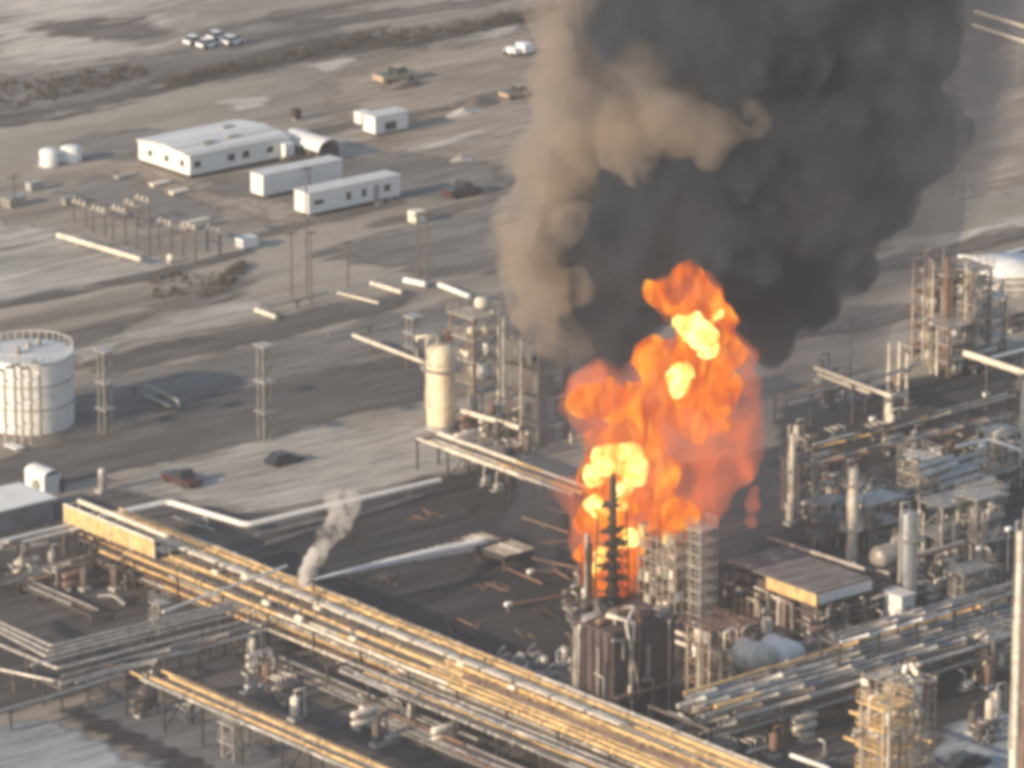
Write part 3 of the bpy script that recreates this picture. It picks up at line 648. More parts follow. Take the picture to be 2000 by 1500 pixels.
vehicle('parked_pickup', 'tan pickup in the far yard below the white vans', 'pickup truck', 1010, 190, 'x', 'tanpaint', 5.0, 2.0, 1.7, 'pickup')
vehicle('parked_car', 'dark car by the bottom right edge, partly cut off', 'car', 1890, 1500, 'x', 'black', 4.6, 1.9, 1.5)
def heap(label, px, py, sx, sy, h, m='heap_tan', seed=1):
    p = G(px, py); mb = MB(); vs = []; n = 16; rg = 5
    for i in range(rg + 1):
        for j in range(n):
            a = 2 * math.pi * j / n; k = 1 - i / rg; nn = .8 + .4 * mn.noise(Vector((math.cos(a) * 1.5 + seed, math.sin(a) * 1.5, i * .5)))
            vs.append((p.x + sx * k * math.cos(a) * nn, p.y + sy * k * math.sin(a) * nn, h * (i / rg) ** 1.3 * (.9 + .2 * nn) if i else -.05))
    mb.add(vs, [(i * n + j, i * n + (j + 1) % n, (i + 1) * n + (j + 1) % n, (i + 1) * n + j) for i in range(rg) for j in range(n)], True)
    tag(mb.obj('dirt_heap', m), label, 'dirt heap')
heap('low brown dirt heap below the tan truck', 790, 168, 5, 2.5, .9, 'heap_brown', 2)
heap('broad dark mound in the far tan yard', 930, 205, 6, 3, 1.0, 'heap_brown', 3)
heap('pale mound beside the broad dark one', 905, 222, 4, 2, .8, 'heap_light', 4)
heap('small pale heap in the yard right of the white trailers', 900, 312, 3, 1.6, .7, 'heap_light', 5)

# dry scrub along the far road: uncountable
def scrub(name, pix, n, hmax, seed):
    q = random.Random(seed); mb = MB()
    for _ in range(n):
        k = q.random() * (len(pix) - 1); i = int(k); f = k - i
        (ax_, ay_, wd) = pix[i]; (bx, by, wd2) = pix[min(i + 1, len(pix) - 1)]
        c = G(ax_ + (bx - ax_) * f, ay_ + (by - ay_) * f + q.uniform(-1, 1) * (wd + (wd2 - wd) * f))
        hh = hmax * q.uniform(.3, 1); rr = hh * q.uniform(.5, 1.0)
        for _ in range(26):
            v = Vector((q.gauss(0, .5), q.gauss(0, .5), q.random())); a = Vector((v.x * rr, v.y * rr, v.z * hh)) + c; s = q.uniform(.12, .35)
            u = Vector((q.uniform(-1, 1), q.uniform(-1, 1), q.uniform(-1, 1))).normalized() * s; w_ = u.cross(Vector((q.random(), q.random(), q.random()))).normalized() * s
            mb.add([a, a + u, a + w_], [(0, 1, 2)])
    o = mb.obj(name, 'scrub'); tag(o, 'dry brown scrub along the far dirt road', 'scrub', kind='stuff'); return o
scrub('roadside_scrub', [(330, 165, 12), (520, 125, 6), (700, 85, 12), (850, 70, 14), (1000, 40, 10), (1090, 15, 8)], 420, 1.3, 4)
scrub('far_scrub', [(-20, 195, 30), (150, 165, 22), (280, 140, 10)], 160, .8, 5)
scrub('yard_scrub', [(300, 560, 25), (430, 560, 22), (480, 520, 10)], 110, .7, 6)

# ---------------------------------------------------------------- substation and poles, left of centre
t, c = box_thing('transformer_box', 'grey box at the far left beneath the single mast', 'box', 20, 408, 2.6, 2.0, 1.1, 'galv')
pole('mast', 'thin mast standing at the far left above the grey box', 'mast', 28, 405, 340, .16, 'steel', [(.4, 2.0, 'x')])
for i, (px, b_, tp) in enumerate(((168, 442, 402), (205, 462, 415), (245, 478, 415), (292, 498, 395), (382, 510, 448), (335, 497, 440), (430, 500, 455), (270, 440, 404))):
    p = G(px, b_); h = HT(p, tp); W = 2.6
    t = T('steel_portal', ['slim steel portal at the upper left end of the substation', 'second slim steel portal of the substation', 'third steel portal of the substation, beside the tall one',
        'tallest steel portal, beside the end of the white pipe', 'steel portal behind the white ball-shaped vessel', 'low steel portal right of the tallest one', 'rightmost steel portal of the substation',
        'steel portal farthest back in the substation'][i], 'portal frame', p, 'steel portals of the substation')
    for s in (0, W): MB().tube([(p.x, p.y + s, 0), (p.x, p.y + s, h)], .14, 8).obj('column', 'steel', t)
    MB().box((p.x, p.y + W / 2, h), (.25, W + .8, .22)).obj('beam', 'galv', t)
    MB().box((p.x, p.y + W / 2, h * .7), (.2, W, .15)).obj('beam', 'steel', t)
    for s in (.3, W / 2, W - .3): MB().capsule((p.x, p.y + s, h + .15), (p.x, p.y + s, h + .5), .14, 8).obj('insulator', 'cream', t)
path_pipes('white pipe rising slantwise past the substation', [[(113, 459, .9), (276, 507, .9)]], .33, 'cream', sm='conc', cat='pipe')
p = G(333, 513); t = T('sphere_vessel', 'small white ball-shaped vessel at the end of the substation', 'vessel', p)
MB().lathe(p, [(.02, .1)] + [(.5 * math.sin(a), .65 - .5 * math.cos(a)) for a in (.4, .8, 1.2, 1.6, 2.0, 2.4, 2.8)] + [(.01, 1.15)], 16).obj('shell', 'cream', t)
MB().box((p.x, p.y, .1), (.9, .9, .2)).obj('base', 'conc', t)
for px, py, dx, dy, dz, mm, lb in ((60, 375, 2.2, 1.2, 1.0, 'conc', 'pale block at the upper left of the substation'), (300, 368, 2.6, 1.0, .4, 'cream', 'flat cream slab on the dark pad below the long building'), (338, 384, 2.6, 1.0, .4, 'cream', 'second flat cream slab, nearer the trailers'),
      (128, 402, 2.0, 1.0, .8, 'galv', 'low grey cabinet left of the substation portals'), (360, 452, 4.0, .8, .9, 'cream', 'long low cream box behind the substation'), (475, 490, 2.4, 1.6, 1.3, 'white', 'white cabinet at the right end of the substation'),
      (230, 352, 3.0, 1.0, .3, 'conc', 'thin concrete slab by the dirt path'), (460, 300, .8, .8, 1.6, 'galv', 'slim grey box behind the long building')):
    box_thing('equipment_box', lb, 'box', px, py, dx, dy, dz, mm)
pl = [(600, 585, 325, 'tall slim pole in front of the white trailers'), (570, 590, 452, 'left dark pole below the trailers'), (608, 592, 450, 'second dark pole below the trailers'), (680, 560, 470, 'dark pole between the trailers and the twin poles'),
      (816, 560, 415, 'left one of the twin poles under the light box'), (834, 562, 415, 'right one of the twin poles under the light box'), (1660, 790, 620, 'slim pole right of the flames above the crossing pipes')]
for (px, b_, tp, lb) in pl: pole('utility_pole', lb, 'pole', px, b_, tp, .13, 'steel', [(.3, 1.6, 'x')], 'slim dark poles')
box_thing('light_box', 'light box standing on the dark strip edge by the twin poles', 'box', 812, 440, 1.6, 1.6, 1.5, 'cream')
# light slabs / short pipes in the middle distance
for a, b_, r, mm, lb in (((725, 553, .6), (785, 571, .6), .28, 'cream', 'short pale pipe left of the shining one'), ((858, 556, .6), (918, 580, .6), .34, 'white', 'short white pipe right of the shining one'), ((790, 547, .5), (832, 556, .5), .4, 'white', 'short shining white pipe under the twin poles'),
      ((500, 605, .5), (540, 620, .5), .3, 'cream', 'pale pipe stub at the end of the concrete strip'), ((660, 572, .4), (740, 592, .4), .16, 'cream', 'thin pale pipe on the dark verge'),
      ((690, 655, 1.6), (830, 709, 1.6), .22, 'cream', 'cream pipe leading to the tall cream vessel'), ((893, 800, 2.2), (1016, 836, 2.2), .3, 'cream', 'cream pipe leaving the foot of the tall cream vessel'),
      ((520, 600, 1.0), (640, 570, 1.0), .14, 'galv', 'thin grey pipe running towards the twin poles'), ((640, 655, 1.0), (800, 616, 1.0), .14, 'galv', 'thin grey pipe behind the tall cream vessel')):
    path_pipes(lb, [[a, b_]], r, mm, sm='steel', cat='pipe', name='surface_pipe')
path_pipes('curved grey pipe pair bending down on the grey yard', [[(235, 756, 1.2), (285, 752, 1.2), (348, 782, 1.2), (352, 800, .2)], [(285, 772, .8), (335, 795, .8)]], .2, 'galv')

# ---------------------------------------------------------------- big tank at the left edge, with risers
p = G(50, 850); p.z = 0; r = 5.1; c = p + FH * r; h = HT(G(50, 836), 700)
t = T('storage_tank', 'large white storage tank cut by the left edge', 'storage tank', c)
c0 = Vector((c.x, c.y, 0))
MB().lathe(c0, [(r, 0), (r, h)], 48).obj('shell', 'white', t)
MB().lathe(c0, [(r + .12, h - .15), (r + .12, h + .1), (r - .3, h + .1), (.01, h + .7)], 48).obj('roof', 'roofw', t)
for z in (h * .33, h * .66): MB().lathe(c0 + Vector((0, 0, z)), [(r + .02, 0), (r + .1, .02), (r + .1, .14), (r + .02, .16)], 48).obj('stiffener_ring', 'galv', t)
mb = MB()
for j in range(36):
    a = 2 * math.pi * j / 36; a2 = 2 * math.pi * (j + 1) / 36; A = c0 + Vector((r * math.cos(a), r * math.sin(a), h + .1)); B = c0 + Vector((r * math.cos(a2), r * math.sin(a2), h + .1))
    mb.bar(A, A + Vector((0, 0, 1.0)), .04); mb.bar(A + Vector((0, 0, 1)), B + Vector((0, 0, 1)), .04)
mb.obj('railing', 'white', t)
for k in range(3):
    MB().capsule(c0 + Vector((-2 + 2 * k, -1 + k * .8, h + .5)), c0 + Vector((-2 + 2 * k, -1 + k * .8, h + 1.1)), .35, 10).obj('roof_vent', 'galv', t)
for i, (px, b_, tp) in enumerate(((12, 868, 722), (32, 872, 716), (45, 864, 712), (62, 868, 718), (80, 852, 706))):
    p = G(px, b_); h = HT(p, tp); t = T('riser', ['leftmost pipe riser in front of the storage tank', 'second pipe riser from the left before the storage tank', 'middle pipe riser before the storage tank', 'fourth pipe riser from the left before the storage tank', 'pipe riser nearest the right side of the storage tank'][i], 'riser', p, 'pipe risers in front of the storage tank')
    MB().tube([p, p + Vector((0, 0, h - .3)), p + Vector((-.25, .2, h)), p + Vector((-1.0, .3, h))], .17, 10).obj('pipe', 'galv' if i % 2 else 'clad', t)
    for s in (.25, .55, .85): MB().box(p + Vector((0, 0, h * s)), (.7, .7, .16)).obj('bracket', 'white', t)
p = G(28, 880); t = T('riser_platform', 'pale step platform at the foot of the pipe risers', 'platform', p)
MB().box((p.x, p.y, .5), (1.2, 2.4, .14)).obj('deck', 'white', t)
for sx in (-.5, .5):
    for sy in (-1.1, 1.1): MB().box((p.x + sx, p.y + sy, .22), (.12, .12, .43)).obj('leg', 'galv', t)
# slender support towers
for i, (px, b_, tp, lb) in enumerate(((205, 850, 686, 'slender steel tower right of the storage tank'), (516, 862, 676, 'slender steel tower alone on the dark road'), (806, 705, 620, 'slender steel tower behind the tall cream vessel'))):
    p = G(px, b_); h = HT(p, tp); W = 1.0; t = T('support_tower', lb, 'steel tower', p)
    for sx in (0, W):
        for sy in (0, W): MB().box((p.x + sx, p.y + sy, h / 2), (.16, .16, h)).obj('column', 'galv', t)
    for s in (.99, .62, .3):
        MB().box((p.x + W / 2, p.y + W / 2, h * s), (1.6, 2.0, .16)).obj('platform', 'clad' if s > .5 else 'galv', t)
    mb = MB()
    for k in range(5):
        z0, z1 = h * k / 5, h * (k + 1) / 5; mb.bar((p.x, p.y, z0), (p.x + W, p.y, z1), .05); mb.bar((p.x, p.y + W, z0), (p.x, p.y, z1), .05)
    mb.obj('brace', 'steel', t)
# equipment under the tank, left edge
p = G(100, 968); t = T('air_handler', 'white rounded equipment housing left of the rack head', 'equipment housing', p)
MB().box((p.x + .2, p.y + 1.8, 1.1), (2.2, 3.6, 2.2)).obj('housing', 'white', t)
arch(p.x - .9, p.y, p.y + 3.6, 2.2, 2.2, 2.8).obj('hood', 'white', t)
MB().tube([(p.x - .95, p.y + 1.4, 1.1), (p.x - 1.15, p.y + 1.4, 1.1)], .6, 16).obj('fan_ring', 'galv', t)
MB().box((p.x + 1.4, p.y - .05, .9), (.6, .08, 1.5)).obj('door', 'glass', t)
p = G(200, 962); t = T('filter_column', 'slim grey filter column right of the white housing', 'column', p)
MB().capsule(p + Vector((0, 0, .5)), p + Vector((0, 0, 2.6)), .45, 14).obj('shell', 'clad', t)
MB().box((p.x, p.y, .2), (1.2, 1.2, .4)).obj('base', 'conc', t)
p = G(100, 1028); H4 = 2.6; t = T('flat_roofed_building', 'low building with a pale blue-grey flat roof at the left edge', 'building', p)
MB().box((p.x - 4.5, p.y + 4.2, H4 / 2), (11, 6.4, H4)).obj('wall', 'bluegrey', t)
for k in range(8): MB().box((p.x - 9.45 + 1.45 * k, p.y + 4.2, H4 + .1), (1.38, 7.0, .2)).obj('roof_panel', 'white', t)

# ---------------------------------------------------------------- main pipe rack
q = random.Random(3)
Z = 3.4
s0 = G(152, 1012, Z) + Vector((-3.7, 0, 0))
pipes = []
for k in range(20):
    off = .1 + k * .45; r_ = (.2, .14, .22, .1, .17, .12, .21)[k % 7]; pipes.append((off, .0, r_, 'gold' if k % 6 != 5 else 'clad', q.uniform(0, 5) + (12 if k < 5 else 0), q.uniform(0, 1.5) + (0 if k > 3 else 0)))
for k in range(14): pipes.append((.2 + k * .6, -.95, (.14, .2, .1)[k % 3], ('gold', 'clad', 'steel', 'gold', 'rust')[k % 5], q.uniform(0, 9), 0))
for k in range(12): pipes.append((.1 + k * .72, -1.9, .15, ('gold', 'steel', 'clad')[k % 3], 14 + q.uniform(0, 9), 0))
t, ra, rb = rack('wide golden pipe rack crossing the lower left of the picture', s0, 'y', 1400, 8.8, Z, pipes, 7.0, levels=(0.0, -.95, -1.9))
main_rack = t
# cable tray on the right side of the rack and walkway
a = G(312, 1052, Z + 1.0); b = to_px(a, 'y', 1222); 
for k in range(14):
    u0, u1 = a.lerp(b, k / 14), a.lerp(b, (k + 1) / 14 - .006)
    MB().box(((u0.x + u1.x) / 2, (u0.y + u1.y) / 2, a.z), (.75, abs(u1.y - u0.y), .16)).obj('walkway_panel', 'cream', main_rack)
    MB().box((u0.x, u0.y, a.z - .55), (.14, .14, 1.0)).obj('post', 'cream', main_rack)
# golden enclosure at the head of the rack
ea = G(125, 990, Z + 2.2); eb = to_px(ea, 'y', 300); L = (eb - ea).length
t = T('duct_enclosure', 'golden box-shaped enclosure on the head of the wide pipe rack', 'enclosure', (ea.x, ea.y, Z + .4))
for k in range(8):
    y = ea.y - L * (k + .5) / 8
    MB().box((ea.x + .1, y, Z + 1.45), (.12, L / 8 - .05, 1.75)).obj('side_panel', 'gold', t)
MB().box((ea.x + .95, (ea.y + eb.y) / 2, Z + .5), (1.9, L, .14)).obj('floor', 'steel', t)
for k, xo in enumerate((0.05, 1.95)): MB().tube([(ea.x + xo, ea.y, Z + 2.42), (ea.x + xo, eb.y, Z + 2.42)], .16 if k == 0 else .26, 10).obj('top_rail', 'cream', t)
for s in range(5):
    y = ea.y - L * s / 4
    for xo in (0.05, 1.95): MB().box((ea.x + xo, y, Z + 1.4), (.15, .15, 2.0)).obj('post', 'cream', t)
    MB().box((ea.x + 1.0, y, Z + 2.36), (1.8, .12, .12)).obj('crossbar', 'cream', t)
for xo in (0.0, 1.95):
    for s in range(4):
        y = ea.y - L * s / 3; MB().box((ea.x + xo, y, (Z + .43) / 2), (.26, .26, Z + .43)).obj('column', 'steel', t)
p = G(300, 1064, Z + 1.2); t = T('valve_station', 'cream framed valve platform where the golden enclosure ends', 'platform', (p.x, p.y, Z))
MB().box((p.x + 1, p.y - .8, Z + .75), (2.2, 1.8, .14)).obj('deck', 'cream', t)
for sx in (0, 2.0):
    for sy in (0, -1.6): MB().box((p.x + sx, p.y + sy, Z + .9), (.12, .12, 2.2)).obj('post', 'cream', t)
for sy in (0, -1.6): MB().box((p.x + 1, p.y + sy, Z + 1.95), (2.1, .1, .1)).obj('rail', 'cream', t)
MB().capsule((p.x + .9, p.y - .8, Z + 1.1), (p.x + .9, p.y - .8, Z + 1.5), .35, 12).obj('valve', 'clad', t)
# clutter on rack: valves, junctions, skids
for i, (px, py, r_) in enumerate(((480, 1130, .5), (520, 1180, .45), (585, 1210, .5), (620, 1190, .4), (1000, 1345, .4), (900, 1300, .35), (690, 1250, .4), (420, 1120, .4), (545, 1150, .5))):
    p = G(px, py, Z + .5)
    t = T('valve', ['pale bonnet valve on the golden rack left of the steam plume', 'pale bonnet valve on the golden rack just below the steam plume', 'pale bonnet valve on the golden rack where the thin pale pipe crosses', 'pale bonnet valve at the right rim of the golden rack by the steam', 'pale bonnet valve near the lower right end of the golden rack', 'pale bonnet valve midway down the golden rack', 'pale bonnet valve just right of the steam on the golden rack', 'pale bonnet valve nearest the golden enclosure', 'pale bonnet valve in the tight cluster before the steam plume'][i], 'valve', p, 'valves on the golden rack')
    MB().capsule(p + Vector((0, -.4, .1)), p + Vector((0, .4, .1)), r_ * .7, 10).obj('body', 'cream', t)
    MB().tube([p, p + Vector((0, 0, 1.0))], .09, 6).obj('stem', 'steel', t)
    MB().lathe(p + Vector((0, 0, 1.0)), [(.02, -.04), (.36, -.04), (.36, .04), (.02, .05)], 14).obj('handwheel', 'rust' if i % 2 else 'galv', t)
# pipe bridge crossing over the main rack
path_pipes('thin pale pipe crossing over the golden rack', [[(318, 1195, 6.9), (560, 1105, 6.9)]], .14, 'white', posts=False, cat='pipe', name='cross_pipe')

# pale pipes along the far left feeding the rack
for lb, z, offs, r_, a in (('upper bundle of pale pipes entering the rack head from the left edge', 3.6, (0, .8, 1.6), .19, (-60, 1090)),
                           ('lower bundle of grey pipes left of the rack', 1.2, (0, .9, 1.8, 2.6), .16, (-60, 1168))):
    st = G(a[0], a[1], z)
    rack(lb, st, 'x', 165 if z > 3 else 230, offs[-1] + .2, z, [(o_, 0, r_, 'white' if z > 3 and k_ != 1 else 'galv', 0, 0) for k_, o_ in enumerate(offs)], 5, cat='pipe bundle', name='pipe_bundle')
# white looped pipe
path_pipes('fat white insulated pipe with two bends beside the sooty yard', [[(195, 1010, 1.6), (328, 980, 1.6), (482, 1026, 1.6), (860, 938, 1.6)]], .34, 'white', sm='conc')
path_pipes('two thin pale pipes beside the fat bent pipe', [[(340, 1010, .8), (420, 1036, .8)], [(500, 1045, .6), (700, 998, .6)], [(520, 1062, .5), (840, 962, .5)]], .15, 'galv')
# bottom left corner pipes
path_pipes('pale pipe pair turning a corner at the lower left', [[(-60, 1235, 3.2), (112, 1306, 3.2), (468, 1216, 3.2)], [(-60, 1295, 2.2), (115, 1332, 2.2), (235, 1302, 2.2)]], .17, 'clad')
path_pipes('wide grey pipe bundle turning the corner above the pale pair', [[(-60, 1188, 3.6), (100, 1262, 3.6), (520, 1160, 3.6)], [(-60, 1196, 3.6), (95, 1272, 3.6), (500, 1172, 3.6)], [(-60, 1204, 3.6), (90, 1282, 3.6), (480, 1184, 3.6)], [(60, 1300, 3.2), (460, 1200, 3.2)]], .15, 'clad')
path_pipes('grey pipe running off the left edge near the bottom', [[(-60, 1406, 2.4), (100, 1362, 2.4), (240, 1318, 2.4)]], .24, 'galv')
rack('low dark rack carrying grey pipes under the corner bundle', G(120, 1345, 2.6), 'x', 560, 3.0, 2.6, [(k * .6, 0, .13, ('galv', 'clad', 'steel')[k % 3], q.uniform(0, 2), q.uniform(0, 3)) for k in range(5)], 5.5)
rack('narrow pipe rack at the bottom running parallel to the golden one', G(245, 1318, 4.2), 'y', 960, 3.4, 4.2, [(k * .48, 0, (.15, .1, .18)[k % 3], ('clad', 'gold', 'gold', 'steel')[k % 4], q.uniform(0, 4), 0) for k in range(8)], 6.0)
rack('lower strand of pipes beneath the right side of the golden rack', G(640, 1305, 2.8), 'y', 1420, 3.6, 2.8, [(k * .55, 0, (.13, .18, .1)[k % 3], ('clad', 'steel', 'galv', 'gold')[k % 4], q.uniform(0, 6), q.uniform(0, 5)) for k in range(7)], 6.0)
t, c, h = ladder_tower('access_platform', 'small white-railed platform under the bottom pipe rack', 'platform', 458, 1492, 1418, 1.8, 1.8, 'galv', 2, 'clad')
for lb, a_, pe, n_s, zz in (('thin dusty pipes left of the golden rack head', (150, 1088), 430, 6, 1.0), ('low strand of thin pipes between corner bundle and bottom rack', (420, 1262), 900, 5, .9), ('dark strand of pipes hugging the underside of the golden rack', (560, 1232), 1180, 5, 1.2),
                          ('low strand of pipes at the bottom between the two racks', (700, 1400), 1100, 5, .8), ('thin pipes in the brown yard at the far left', (-30, 1120), 180, 4, .7)):
    rack(lb, G(a_[0], a_[1], zz), 'y', pe, n_s * .62, zz, [(k * .62, 0, (.1, .14, .08)[k % 3], ('steel', 'galv', 'rust', 'clad')[(k + n_s) % 4], q.uniform(0, 6), q.uniform(0, 6)) for k in range(n_s)], 9.0, cat='pipe bundle', name='pipe_bundle')
path_pipes('short kinked grey pipe lying in the brown yard', [[(190, 1165, .8), (222, 1162, 1.0), (245, 1182, .4)]], .22, 'galv', posts=False)
t, c, h = ladder_tower('access_platform', 'small pipe support frame over the corner bundle', 'platform', 312, 1245, 1180, 1.0, 1.0, 'clad', 2, 'clad')

# ---------------------------------------------------------------- cream vessel group, centre
t, p, h = column_vessel('process_vessel', 'tall cream cylindrical vessel with brown top pipework', 862, 838, 672, 1.65, 'vcream', rings=1, cat='vessel')
MB().tube([p + Vector((-.5, 0, h)), p + Vector((-.5, 0, h + 1.2)), p + Vector((-3.2, .5, h + 1.3)), p + Vector((-3.2, .5, h - 1))], .22, 10).obj('elbow_pipe', 'cream', t)
MB().capsule(p + Vector((.8, 0, h + .3)), p + Vector((.8, 0, h + 1.2)), .45, 12).obj('top_nozzle', 'rust', t)
t, c, h = ladder_tower('process_structure', 'open brown structure with drums right of the tall cream vessel', 'process structure', 925, 790, 622, 3.6, 4.0, 'rust', 4, 'dusty', pipes=2, equip=12, seed=4)
MB().capsule((c.x + 1.0, c.y, h + .6), (c.x + 1.0, c.y, h + 1.2), .8, 14).obj('top_drum', 'cream', t)
MB().tube([(c.x + 2.2, c.y - 2.4, .2), (c.x + 2.2, c.y - 2.4, h * .95)], .24, 10).obj('riser_pipe', 'cream', t)
t, c, h = ladder_tower('process_structure', 'sooty open-fronted structure at the left foot of the smoke', 'process structure', 1052, 880, 676, 4.6, 5.4, 'steel', 4, 'steel', pipes=2, equip=14, seed=51)
q = random.Random(52)
for k in range(4):
    for j in range(5):
        if q.random() < .72: MB().box((c.x - 2.42, c.y - 2.2 + 1.1 * j, h * (k + .5) / 4), (.07, 1.0, h / 4 * q.uniform(.6, .9))).obj('cladding_sheet', q.choice(('sootclad', 'sootclad', 'galv', 'brown')), t)
        if q.random() < .72 and j < 4: MB().box((c.x - 1.7 + 1.1 * j, c.y - 2.82, h * (k + .5) / 4), (1.0, .07, h / 4 * q.uniform(.6, .9))).obj('cladding_sheet', q.choice(('sootclad', 'sootclad', 'bluegrey', 'brown')), t)
rack('raised rack of cream pipes leading from the cream vessel towards the fire', G(815, 862, 3.4), 'y', 1120, 3.0, 3.4, [(0, 0, .2, 'cream', 0, 0), (.7, 0, .12, 'gold', 1, 1), (1.3, 0, .12, 'gold', 2, 0), (2.0, 0, .14, 'steel', 0, 0), (2.9, 0, .22, 'cream', 0, 0)], 5)
path_pipes('cream pipe parallel to the raised rack on its far side', [[(868, 852, 3.0), (1115, 940, 3.0)]], .2, 'cream')
for i, (px, py) in enumerate(((948, 948), (972, 960))):
    p = G(px, py); t = T('pump', ['small pale pump under the cream rack, the left of two', 'small pale pump under the cream rack, the right of two'][i], 'pump', p)
    MB().capsule(p + Vector((-.3, 0, .6)), p + Vector((.5, 0, .6)), .36, 12).obj('casing', 'clad', t); MB().box(p + Vector((0, 0, .12)), (1.6, .9, .24)).obj('base', 'conc', t)
    MB().tube([p + Vector((-.2, 0, .8)), p + Vector((-.2, 0, 1.7)), p + Vector((.3, .4, 2.1))], .1, 8).obj('discharge_pipe', 'cream', t)
# slatted cooler
for i, (px, py, dx, dy) in enumerate(((938, 1072, 3.6, 4.2), (985, 1092, 4.6, 4.6))):
    p = G(px, py, 1.6); t = T('air_cooler', ['slatted cooler bank where the water jet lands', 'slatted cooler bank right of the water jet'][i], 'air cooler', (p.x, p.y, 0))
    for k in range(6):
        MB().box((p.x + dx * (k + .5) / 6, p.y + dy / 2, 1.7), (dx / 6 * .5, dy - .5, .14)).obj('slat', 'dusty' if k % 3 else 'cream', t)
    MB().box((p.x + dx / 2, p.y + dy / 2, 1.4), (dx - .3, dy - .3, .1)).obj('gap_shade_plate', 'dark', t)  # dark plate added below the slats so their gaps look shaded
    for s in (0, dx): MB().box((p.x + s, p.y + dy / 2, 1.6), (.3, dy + .3, .5)).obj('frame', 'dark', t)
    for s in (0, dy): MB().box((p.x + dx / 2, p.y + s, 1.6), (dx - .32, .3, .46)).obj('frame', 'dark', t)
    for sx in (.1, dx - .1):
        for sy in (.1, dy - .1): MB().box((p.x + sx, p.y + sy, .7), (.18, .18, 1.4)).obj('leg', 'steel', t)
path_pipes('burnt pipes strewn between the cooler and the flames', [[(1050, 1062, .7), (1110, 1056, .7)], [(985, 1108, .5), (1060, 1140, .5)], [(1020, 1010, .6), (1110, 1040, .6)], [(1000, 1180, .5), (1120, 1160, .5)], [(1040, 1090, 1.2), (1130, 1110, 1.2)]], .13, 'rust')
for i, (px, py) in enumerate(((992, 1198), (1036, 1134))):
    p = G(px, py); t = T('flood_lamp', ['white lamp in the middle of the sooty yard', 'white lamp nearer the cooler banks'][i], 'lamp', p)
    MB().tube([p, p + Vector((0, 0, .9))], .07, 6).obj('post', 'galv', t); MB().capsule(p + Vector((-.3, 0, 1.0)), p + Vector((.35, 0, 1.0)), .25, 12).obj('lamp_head', 'lampw', t)

q = random.Random(123)
for i, (px, py) in enumerate(((700, 1060), (760, 1140), (840, 1170), (900, 1230), (960, 1150), (1060, 1200), (1100, 1120), (820, 1010), (1080, 1010), (930, 995), (690, 1140), (1020, 1245))):
    p = G(px, py); mb = MB()
    for k in range(7):
        c = p + Vector((q.uniform(-1.6, 1.6), q.uniform(-1.2, 1.2), .12)); a = q.uniform(0, 3.14); l = q.uniform(.4, 1.5)
        mb.bar(c - Vector((math.cos(a), math.sin(a), 0)) * l, c + Vector((math.cos(a), math.sin(a), q.uniform(0, .5))) * l, q.uniform(.04, .12))
    tag(mb.obj('debris_heap', q.choice(('rust', 'steel', 'dark'))), ['charred scrap by the steam plume', 'charred scrap under the water jet', 'charred scrap left of the cooler banks, front', 'charred scrap halfway to the heater', 'charred scrap in front of the cooler banks', 'charred scrap near the white yard lamp', 'charred scrap close to the flames, front',
        'charred scrap by the fat bent pipe', 'charred scrap close to the flames, back', 'charred scrap under the cream rack', 'charred scrap beside the monitor nozzle', 'charred scrap near the grey skids'][i], 'debris', 'charred scrap on the sooty yard', 'stuff')
# ---------------------------------------------------------------- burning unit
p = G(1196, 1195); h = HT(p, 925)
t = T('burning_column', 'dark burning column wrapped in flames, ringed by ragged platforms', 'column', p)
MB().lathe(p, [(.01, h), (.2, h), (.34, h * .95), (.38, h * .5), (.5, h * .25), (.7, 0)], 18).obj('shell', 'dark', t)
for sx, sy, hh_ in ((-1.3, -1.0, .62), (1.3, -1.0, .74), (1.3, 1.2, .55), (-1.3, 1.2, .70)):
    MB().tube([p + Vector((sx, sy, 0)), p + Vector((sx * .95, sy, h * hh_ * .5)), p + Vector((sx * .8, sy * .9, h * hh_))], .09, 6).obj('frame_column', 'dark', t)
for k in range(7):
    z = h * (.08 + .085 * k); mb = MB()
    if k < 6: mb.bar(p + Vector((-1.3, -1.0, z)), p + Vector((1.3, -1.0, z + .1)), .07); mb.bar(p + Vector((-1.3, -1.0, z)), p + Vector((-1.3, 1.2, z)), .07); mb.bar(p + Vector((1.3, -1.0, z)), p + Vector((1.3, 1.2, z)), .07); mb.bar(p + Vector((-1.3, -1.0, z)), p + Vector((1.3, -1.0, z + h * .085)), .05)
    if mb.v: mb.obj('frame_level', 'dark', t)
q = random.Random(5)
for k in range(10):
    z = h * (.06 + .088 * k); r_ = q.uniform(.7, 1.9) * (1.1 - .5 * z / h)
    a0 = q.uniform(0, 6.28); mb = MB(); vs = []; n = 12
    for j in range(n):
        a = 2 * math.pi * j / n; rr = r_ * q.uniform(.55, 1.15) * (1 if math.cos(a - a0) > -.4 else .55)
        vs.append(p + Vector((rr * math.cos(a), rr * math.sin(a), z + q.uniform(-.15, .15))))
    top = [v + Vector((0, 0, .16)) for v in vs]
    mb.add(vs + top, [tuple(reversed(range(n))), tuple(range(n, 2 * n))] + [(i, (i + 1) % n, n + (i + 1) % n, n + i) for i in range(n)]); mb.obj('platform', 'dark', t)
    e = p + Vector((q.uniform(-1, 1) * r_, q.uniform(-1, .3) * r_, z + q.uniform(.4, 1.1)))
    MB().bar(p + Vector((0, 0, z)), e, .1).obj('bent_bracket', 'dark', t)
column_vessel('scorched_column', 'scorched slim vessel left of the burning column', 1150, 1205, 1060, .35, 'dark', ladder=False)
scaffold('scaffold_tower', 'pale scaffold packed with small vessels, right of the burning column', 1318, 1222, 1048, 4.4, 5.6, 5, 8, 'dusty', 11, plank='dusty')
